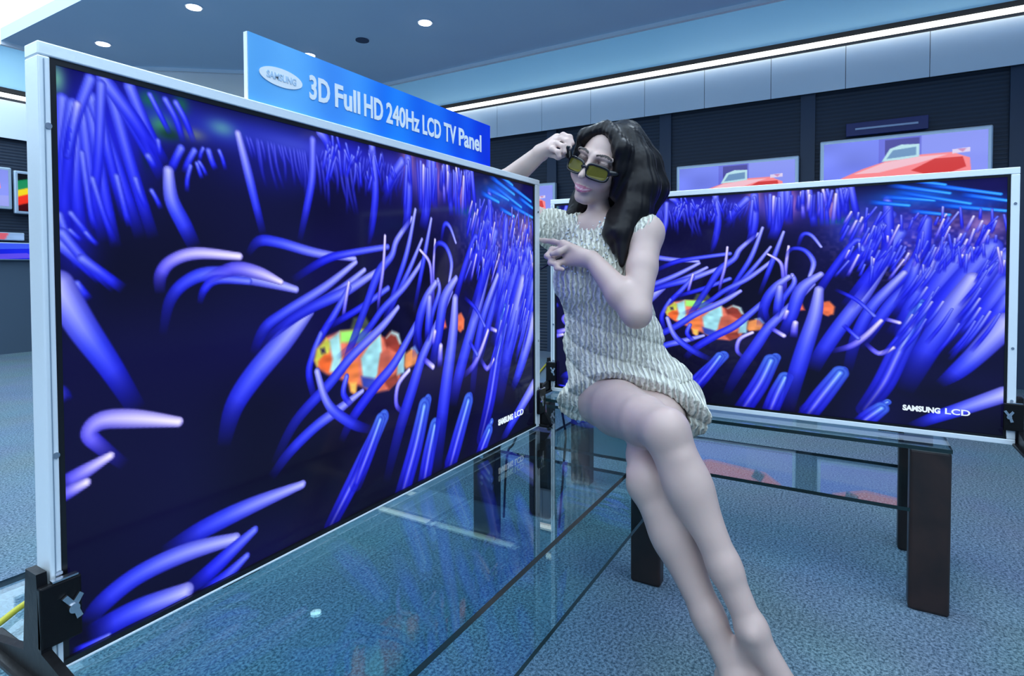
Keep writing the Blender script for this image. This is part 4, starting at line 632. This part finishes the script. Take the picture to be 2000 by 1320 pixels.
# left hand, pointing at the edge of the left screen
LK1, LK4 = (1.4492, 0.6866, 0.9657), (1.4371, 0.6654, 0.9183)
palm(WR_L, LK1, LK4)
finger([LK1, (1.4671, 0.7256, 0.9745), (1.4742, 0.7571, 0.9785), (1.4816, 0.7861, 0.9826)], .0092, .0062)
finger([lerp(LK1, LK4, .33), (1.4419, 0.7180, 0.9518), (1.4208, 0.7234, 0.9329), (1.4175, 0.7027, 0.9213)])
finger([lerp(LK1, LK4, .67), (1.4309, 0.7062, 0.9328), (1.4119, 0.7078, 0.9142), (1.4093, 0.6863, 0.9071)])
finger([LK4, (1.4207, 0.6871, 0.9141), (1.4084, 0.6874, 0.8987), (1.4078, 0.6686, 0.8959)], .008, .006)
finger([lerp(WR_L, LK1, .35), (1.4303, 0.6591, 0.9574), (1.4112, 0.6809, 0.9433), (1.4075, 0.7009, 0.9380)], .0115, .0072)
# right hand, holding the temple of the glasses
RK1, RK4 = (1.4747, 0.7176, 1.2680), (1.4412, 0.7236, 1.2352)
palm(WR_R, RK1, RK4)
TEMPLE = hp(.098, -.083, .016)
finger([RK1, (1.4609, 0.6919, 1.2709), (1.4500, 0.6665, 1.2601), (1.4440, 0.6560, 1.2409)])
finger([lerp(RK1, RK4, .33), (1.4532, 0.6945, 1.2583), (1.4407, 0.6699, 1.2475), (1.4346, 0.6594, 1.2284)])
finger([lerp(RK1, RK4, .67), (1.4380, 0.6998, 1.2433), (1.4282, 0.6764, 1.2319), (1.4254, 0.6705, 1.2155)])
finger([RK4, (1.4274, 0.7072, 1.2281), (1.4190, 0.6874, 1.2162), (1.4199, 0.6833, 1.2034)], .008, .006)
finger([lerp(WR_R, RK1, .35), (1.4648, 0.7322, 1.2244), (1.4522, 0.7036, 1.2108), (1.4494, 0.6849, 1.2126)], .0115, .0072)
# head
body.ell(hp(-.018, 0, .030), np.array((.094, .074, .094))*HS, HR, .02)
body.ell(hp(.024, 0, -.026), np.array((.066, .050, .070))*HS, HR, .03)
body.cone(hp(.062, -.006, -.091), hp(.062, .006, -.091), .0125, .0125, .025)
for s_ in (-1, 1):
    body.cone(hp(-.005, .040*s_, -.045), hp(.048, .012*s_, -.086), .010, .010, .022)
    body.ell(hp(.058, .036*s_, -.028), (.024, .022, .022), HR, .025)
    body.ell(hp(.083, .034*s_, .014), (.020, .020, .015), HR, .018, True)
    body.ell(hp(.068, .033*s_, .012), (.014, .016, .011), HR, .006)
    body.cone(hp(.082, .012*s_, .034), hp(.070, .050*s_, .034), .008, .007, .014)
    body.ell(hp(.090, .011*s_, -.030), (.009, .007, .006), HR, .006)
    body.ell(hp(-.012, .074*s_, -.01), (.016, .006, .026), HR, .008)
body.chain([hp(.083, 0, .022), hp(.096, 0, -.006), hp(.111, 0, -.028)], [.0075, .0080, .0090], .010)
def lipc(q): return -.0640+9.0*q*q
for (dz, rr, ff) in ((.0042, .0048, .0), (-.0050, .0058, .001)):
    qs = (-.025, -.016, -.006, .006, .016, .025)
    body.chain([hp(.0865-20*q*q+ff, q, lipc(q)+dz*(1-(q/.027)**2)) for q in qs], [rr*(1-.6*(q/.027)**2) for q in qs], .004)
body.half((0, 0, -1), -.4372, (1.2, .426, .3), (1.74, .95, .60))
pos, quads = surface(body, .0027, None, 1)
L_ = ((pos-HC)@HR.T)/HS
tone = np.empty((len(pos), 3)); tone[:] = (.54, .395, .35)
near = np.linalg.norm(L_, axis=1) < .17
fz, sz, uz = L_.T
def paint(mask, col, a=1.0): tone[mask] = tone[mask]*(1-a)+np.array(col)*a
def soft(c, r): return np.clip(1.3-np.linalg.norm((L_-np.array(c))/np.array(r), axis=1), 0, 1)[:, None]
for s_ in (-1, 1):
    k = .25*soft((.06, .042*s_, -.03), (.04, .03, .025)); tone[:] = tone*(1-k)+np.array((.72, .36, .36))*k
lc = -.0640+9.0*sz*sz; lh = .0098*(1-np.clip(np.abs(sz)/.029, 0, 1)**2)
paint(near & (fz > .055) & (np.abs(sz) < .029) & (np.abs(uz-lc) < lh), (.40, .14, .22))
paint(near & (fz > .055) & (np.abs(sz) < .024) & (np.abs(uz-lc) < .0014), (.66, .56, .55), .7)
brow = near & (fz > .045) & (np.abs(sz) > .012) & (np.abs(sz) < .054) & (np.abs(uz-(.0385-12*(np.abs(sz)-.034)**2)) < .0034)
paint(brow, (.03, .022, .022))
paint(near & (fz > .05) & (np.abs(np.abs(sz)-.033) < .017) & (np.abs(uz-.012) < .0075), (.10, .07, .07), .85)
SKIN = mat('skin', (.62, .45, .40), .42, sss=.12, spec=.35)
def skin_nodes():
    nt = SKIN.node_tree; b = nt.nodes['Principled BSDF']; at = nt.nodes.new('ShaderNodeVertexColor'); at.layer_name = 'tone'
    tc = nt.nodes.new('ShaderNodeTexCoord'); n = nt.nodes.new('ShaderNodeTexNoise'); n.inputs['Scale'].default_value = 22; n.inputs['Detail'].default_value = 3; nt.links.new(tc.outputs['Object'], n.inputs['Vector'])
    mr = nt.nodes.new('ShaderNodeMapRange'); mr.inputs['To Min'].default_value = .92; mr.inputs['To Max'].default_value = 1.06; nt.links.new(n.outputs['Fac'], mr.inputs['Value'])
    mx = nt.nodes.new('ShaderNodeMix'); mx.data_type = 'RGBA'; mx.blend_type = 'MULTIPLY'; mx.inputs['Factor'].default_value = 1
    nt.links.new(at.outputs['Color'], mx.inputs['A']); nt.links.new(mr.outputs[0], mx.inputs['B']); nt.links.new(mx.outputs['Result'], b.inputs['Base Color'])
skin_nodes()
mesh_from('body', pos, quads, SKIN, person, tone, ORG)

# ------------------------------------------------------------------ dress
dr = Field()
dr.ell((1.612, .548, .545), (.112, .172, .106), None, .05)
dr.ell((1.600, .597, .67), (.102, .152, .150), None, .06)
dr.ell((1.555, .435, .545), (.085, .085, .085), None, .05)
dr.ell((1.583, .62, .86), (.098, .138, .15), None, .07)
for s_ in (-1, 1): dr.ell((1.513, .622+.058*s_, .865), (.058, .062, .068), None, .05)
dr.cone(lerp(SH_R, SH_L, -.02), lerp(SH_R, SH_L, .965), .060, .0575, .05)
dr.ell(tuple(np.array(NECK)+(-.004, 0, -.044)), (.064, .085, .040), None, .03)
dr.cone(lerp(SH_R, EL_R, -.02), lerp(SH_R, EL_R, .14), .058, .054, .03)
dr.cone(tuple(np.array(NECK)-(0, 0, .05)), tuple(np.array(NECK)+(0, 0, -.036)), .085, .056, .03)
for (h, kn) in ((HIP_R, KNEE_R), (HIP_L, KNEE_L)): dr.cone(h, lerp(h, kn, .62), .094, .090, .05)
dr.ell((1.545, .680, .490), (.075, .070, .052), None, .04)
dr.cone((1.60, .46, .52), (1.47, .365, .50), .09, .075, .05)
# hollow under the hem, then the hem itself
for (h, kn) in ((HIP_R, KNEE_R), (HIP_L, KNEE_L)): dr.cone(lerp(h, kn, .30), lerp(h, kn, .9), .080, .074, .01, True)
HN = np.array((-1.0, .05, -.40)); dr.half(HN, float(HN@np.array((1.495, .57, .56))/np.linalg.norm(HN)), (1.1, .1, .2), (1.62, .95, .76))
# open neck
dr.cone(tuple(np.array(NECK)+(-.006, 0, .008)), tuple(np.array(NECK)+(-.010, 0, .12)), .046, .070, .01, True)
def folds(P):
    x, y, z = P.T
    low = np.clip((.80-z)/.12, 0, 1)
    ph = z-.32*(y-.57)+.010*np.sin(14*y+20*x)
    f = .0125*np.abs(np.sin(ph*math.pi/.074+.6))**.45*-1*low*np.clip((z-.44)/.05, 0, 1)+.0095*low
    rib = .0017*np.sin((.5*x-.86*y+.06*np.sin(9*z))*2*math.pi/.0125)
    return f+rib
dr.half((0, 0, -1), -.4368, (1.2, .426, .3), (1.74, .95, .60))
dpos, dquads = surface(dr, .0038, folds, 1)
KNIT = mat('cream_knit', (.66, .64, .52), .8, spec=.2)
def knit_nodes():
    nt = KNIT.node_tree; b = nt.nodes['Principled BSDF']; tc = nt.nodes.new('ShaderNodeTexCoord')
    sp = nt.nodes.new('ShaderNodeSeparateXYZ'); nt.links.new(tc.outputs['Object'], sp.inputs[0])
    def mth(op, a, b_=None, c=None):
        n = nt.nodes.new('ShaderNodeMath'); n.operation = op
        for i, q in enumerate((a, b_, c)):
            if q is None: continue
            if isinstance(q, (int, float)): n.inputs[i].default_value = q
            else: nt.links.new(q, n.inputs[i])
        return n.outputs[0]
    t = mth('SUBTRACT', mth('MULTIPLY', sp.outputs['X'], .5), mth('MULTIPLY', sp.outputs['Y'], .86))
    cb = nt.nodes.new('ShaderNodeCombineXYZ'); nt.links.new(t, cb.inputs[0]); nt.links.new(mth('MULTIPLY', sp.outputs['Z'], .62), cb.inputs[1])
    wv = nt.nodes.new('ShaderNodeTexWave'); wv.bands_direction = 'X'; wv.inputs['Scale'].default_value = 24; wv.inputs['Distortion'].default_value = 4.5; wv.inputs['Detail'].default_value = 2; wv.inputs['Detail Scale'].default_value = 3.0
    nt.links.new(cb.outputs[0], wv.inputs['Vector'])
    vo = nt.nodes.new('ShaderNodeTexVoronoi'); vo.inputs['Scale'].default_value = 150; nt.links.new(cb.outputs[0], vo.inputs['Vector'])
    hgt = mth('SUBTRACT', wv.outputs['Fac'], mth('MULTIPLY', vo.outputs['Distance'], .55))
    cr = nt.nodes.new('ShaderNodeValToRGB'); e = cr.color_ramp.elements; e[0].position = -.0; e[0].color = (.50, .49, .41, 1); e[1].position = .6; e[1].color = (.80, .79, .68, 1)
    nt.links.new(hgt, cr.inputs['Fac']); nt.links.new(cr.outputs['Color'], b.inputs['Base Color'])
    bp = nt.nodes.new('ShaderNodeBump'); bp.inputs['Strength'].default_value = .8; bp.inputs['Distance'].default_value = .005
    nt.links.new(hgt, bp.inputs['Height']); nt.links.new(bp.outputs[0], b.inputs['Normal'])
knit_nodes()
dress = mesh_from('dress', dpos, dquads, KNIT, person, None, ORG)
dress['label'] = 'sleeveless cream knit dress with ribbed folds'
# sequins at the neckline
rs = np.random.RandomState(3); cand = dpos[(dpos[:, 0] < NECK[0]+.0) & (np.linalg.norm(dpos-np.array(NECK)+np.array((.02, 0, .05)), axis=1) < .115)]
sq = MB(); cand = cand[rs.permutation(len(cand))[:150]]
for c in cand: sq.disc((c[1]-ORG[1], c[2]-ORG[2]), .0026, c[0]-ORG[0]-.005, c[0]-ORG[0]-.001, 6, 0)
so = sq.build('sequin_trim', mat('sequin', (.8, .86, .84), .3, .2), person); so['kind'] = 'stuff'; so['label'] = 'silvery sequins round the neckline'

# ------------------------------------------------------------------ hair
hr = Field()
hr.ell(hp(-.032, .0, .034), np.array((.094, .088, .098)), HR, .02)
hr.ell(hp(-.075, .02, -.03), (.070, .085, .11), HR, .04)
def lock(pts, rs, k=.03): hr.chain(pts, rs, k)
lock([(1.5492, 0.5411, 1.2588), (1.5482, 0.5097, 1.1873), (1.5434, 0.4949, 1.1220), (1.5236, 0.5056, 1.0576), (1.4858, 0.5271, 0.9935), (1.4584, 0.5201, 0.9090)], [.040, .050, .052, .046, .030, .008])
lock([(1.6099, 0.5577, 1.2827), (1.6358, 0.5095, 1.2008), (1.6439, 0.4921, 1.1294), (1.6298, 0.5133, 1.0746)], [.045, .045, .046, .040])
lock([(1.6440, 0.5740, 1.1930), (1.6526, 0.5547, 1.1017), (1.6358, 0.5804, 1.0409)], [.06, .06, .05])
lock([(1.5317, 0.5599, 1.0399), (1.5004, 0.5616, 0.9954), (1.4734, 0.5456, 0.9424)], [.032, .026, .008])
lock([hp(.040, -.012, .112), hp(.046, -.058, .070), hp(.022, -.078, .015)], [.018, .022, .014])
lock([(1.6298, 0.6758, 1.1691), (1.6077, 0.7000, 1.0986), (1.5748, 0.7139, 1.0457), (1.5455, 0.7122, 1.0028), (1.5233, 0.7085, 0.9672)], [.040, .034, .026, .018, .007])
lock([hp(.058, .020, .100), hp(.056, .060, .070), hp(.044, .076, .02), hp(.022, .078, -.05)], [.016, .022, .022, .020])
# forehead and face stay free
hr.ell(hp(.085, -.008, .000), np.array((.062, .058, .100)), HR, .008, True)
hr.ell(hp(.085, .0, -.050), np.array((.055, .066, .070)), HR, .008, True)
def strands(P):
    q = (P-HC)@HR.T; a = np.arctan2(q[:, 1], q[:, 0]+.03)
    return .0011*np.sin(a*46+14*q[:, 2])+.0008*np.sin(a*91-9*q[:, 2])
hpos, hquads = surface(hr, .004, strands, 1)
HAIR = mat('dark_hair', (.006, .005, .006), .40, spec=.22)
hair = mesh_from('hair', hpos, hquads, HAIR, person, None, ORG)
hair['label'] = 'long dark hair parted over the forehead'

# ------------------------------------------------------------------ 3D glasses in front of her eyes, and the stick in her hand
gl = empty('glasses', hp(.1, 0, .01)); tag(gl, 'black viewing glasses with yellowish lenses on the woman\'s face', 'glasses')
go = np.array(hp(.1, 0, .01))
def gp(f, s_, u): return tuple(np.array(hp(f, s_, u))-go)
FR = mat('glasses_frame', (.008, .008, .010), .25)
LENS = mat('amber_lens', (.13, .115, .014), .15, spec=.25)
def lens_outline(s_, grow=0.0):
    out = []
    for k in range(24):
        a = 2*math.pi*k/24; c, d = math.cos(a), math.sin(a)
        out.append((s_*.0345+(.0265+grow)*math.copysign(abs(c)**.55, c), -.008+(.0165+grow)*math.copysign(abs(d)**.6, d)))
    return out
def curve_f(s_): return .106-5.5*s_*s_
for s_ in (1, -1):
    m = MB(); o1 = lens_outline(s_)
    fr_ = [m.bm.verts.new(gp(curve_f(a)+.001, a, b)) for a, b in o1]; bk_ = [m.bm.verts.new(gp(curve_f(a)-.002, a, b)) for a, b in o1]
    m.bm.faces.new(fr_); m.bm.faces.new(bk_[::-1])
    for k in range(24): m.bm.faces.new((fr_[k], fr_[(k+1) % 24], bk_[(k+1) % 24], bk_[k]))
    m.build('lens', LENS, gl)
    rim = lens_outline(s_, .0025); rim.append(rim[0])
    MB().tube([gp(curve_f(a), a, b) for a, b in rim], .0036, 8).build('rim', FR, gl)
    e = .066*s_
    if s_ > 0: tp = [gp(curve_f(e)+.002, e*.92, .002), gp(curve_f(e)-.01, e*1.10, .003), gp(.045, e*1.20, .006), gp(-.02, e*1.20, .006)]
    else: tp = [gp(curve_f(e)+.002, e*.90, .002), gp(curve_f(e)-.004, e*1.10, .006), tuple(np.array((1.4307, 0.6622, 1.2280))-go), tuple(np.array((1.4410, 0.6949, 1.2476))-go)]
    MB().tube(tp, [.0075, .0090, .0075 if s_ < 0 else .006, .004], 10).build('temple', FR, gl)
MB().tube([gp(curve_f(.008)+.001, -.010, -.004), gp(.110, 0, -.001), gp(curve_f(.008)+.001, .010, -.004)], .0036, 8).build('bridge', FR, gl)
hinge = MB().tube([gp(.090, -.070, .012), gp(.088, -.080, .018)], .0022, 8).build('hinge_highlight', STEEL, gl)
stick = MB().tube([(1.4224, 0.6770, 0.9295), (1.4189, 0.7098, 0.9129), (1.4201, 0.7423, 0.8959)], [.0028, .0028, .0018], 8).build('thin_stick', BLACK); tag(stick, 'thin black stick held in the woman\'s pointing hand', 'stick')
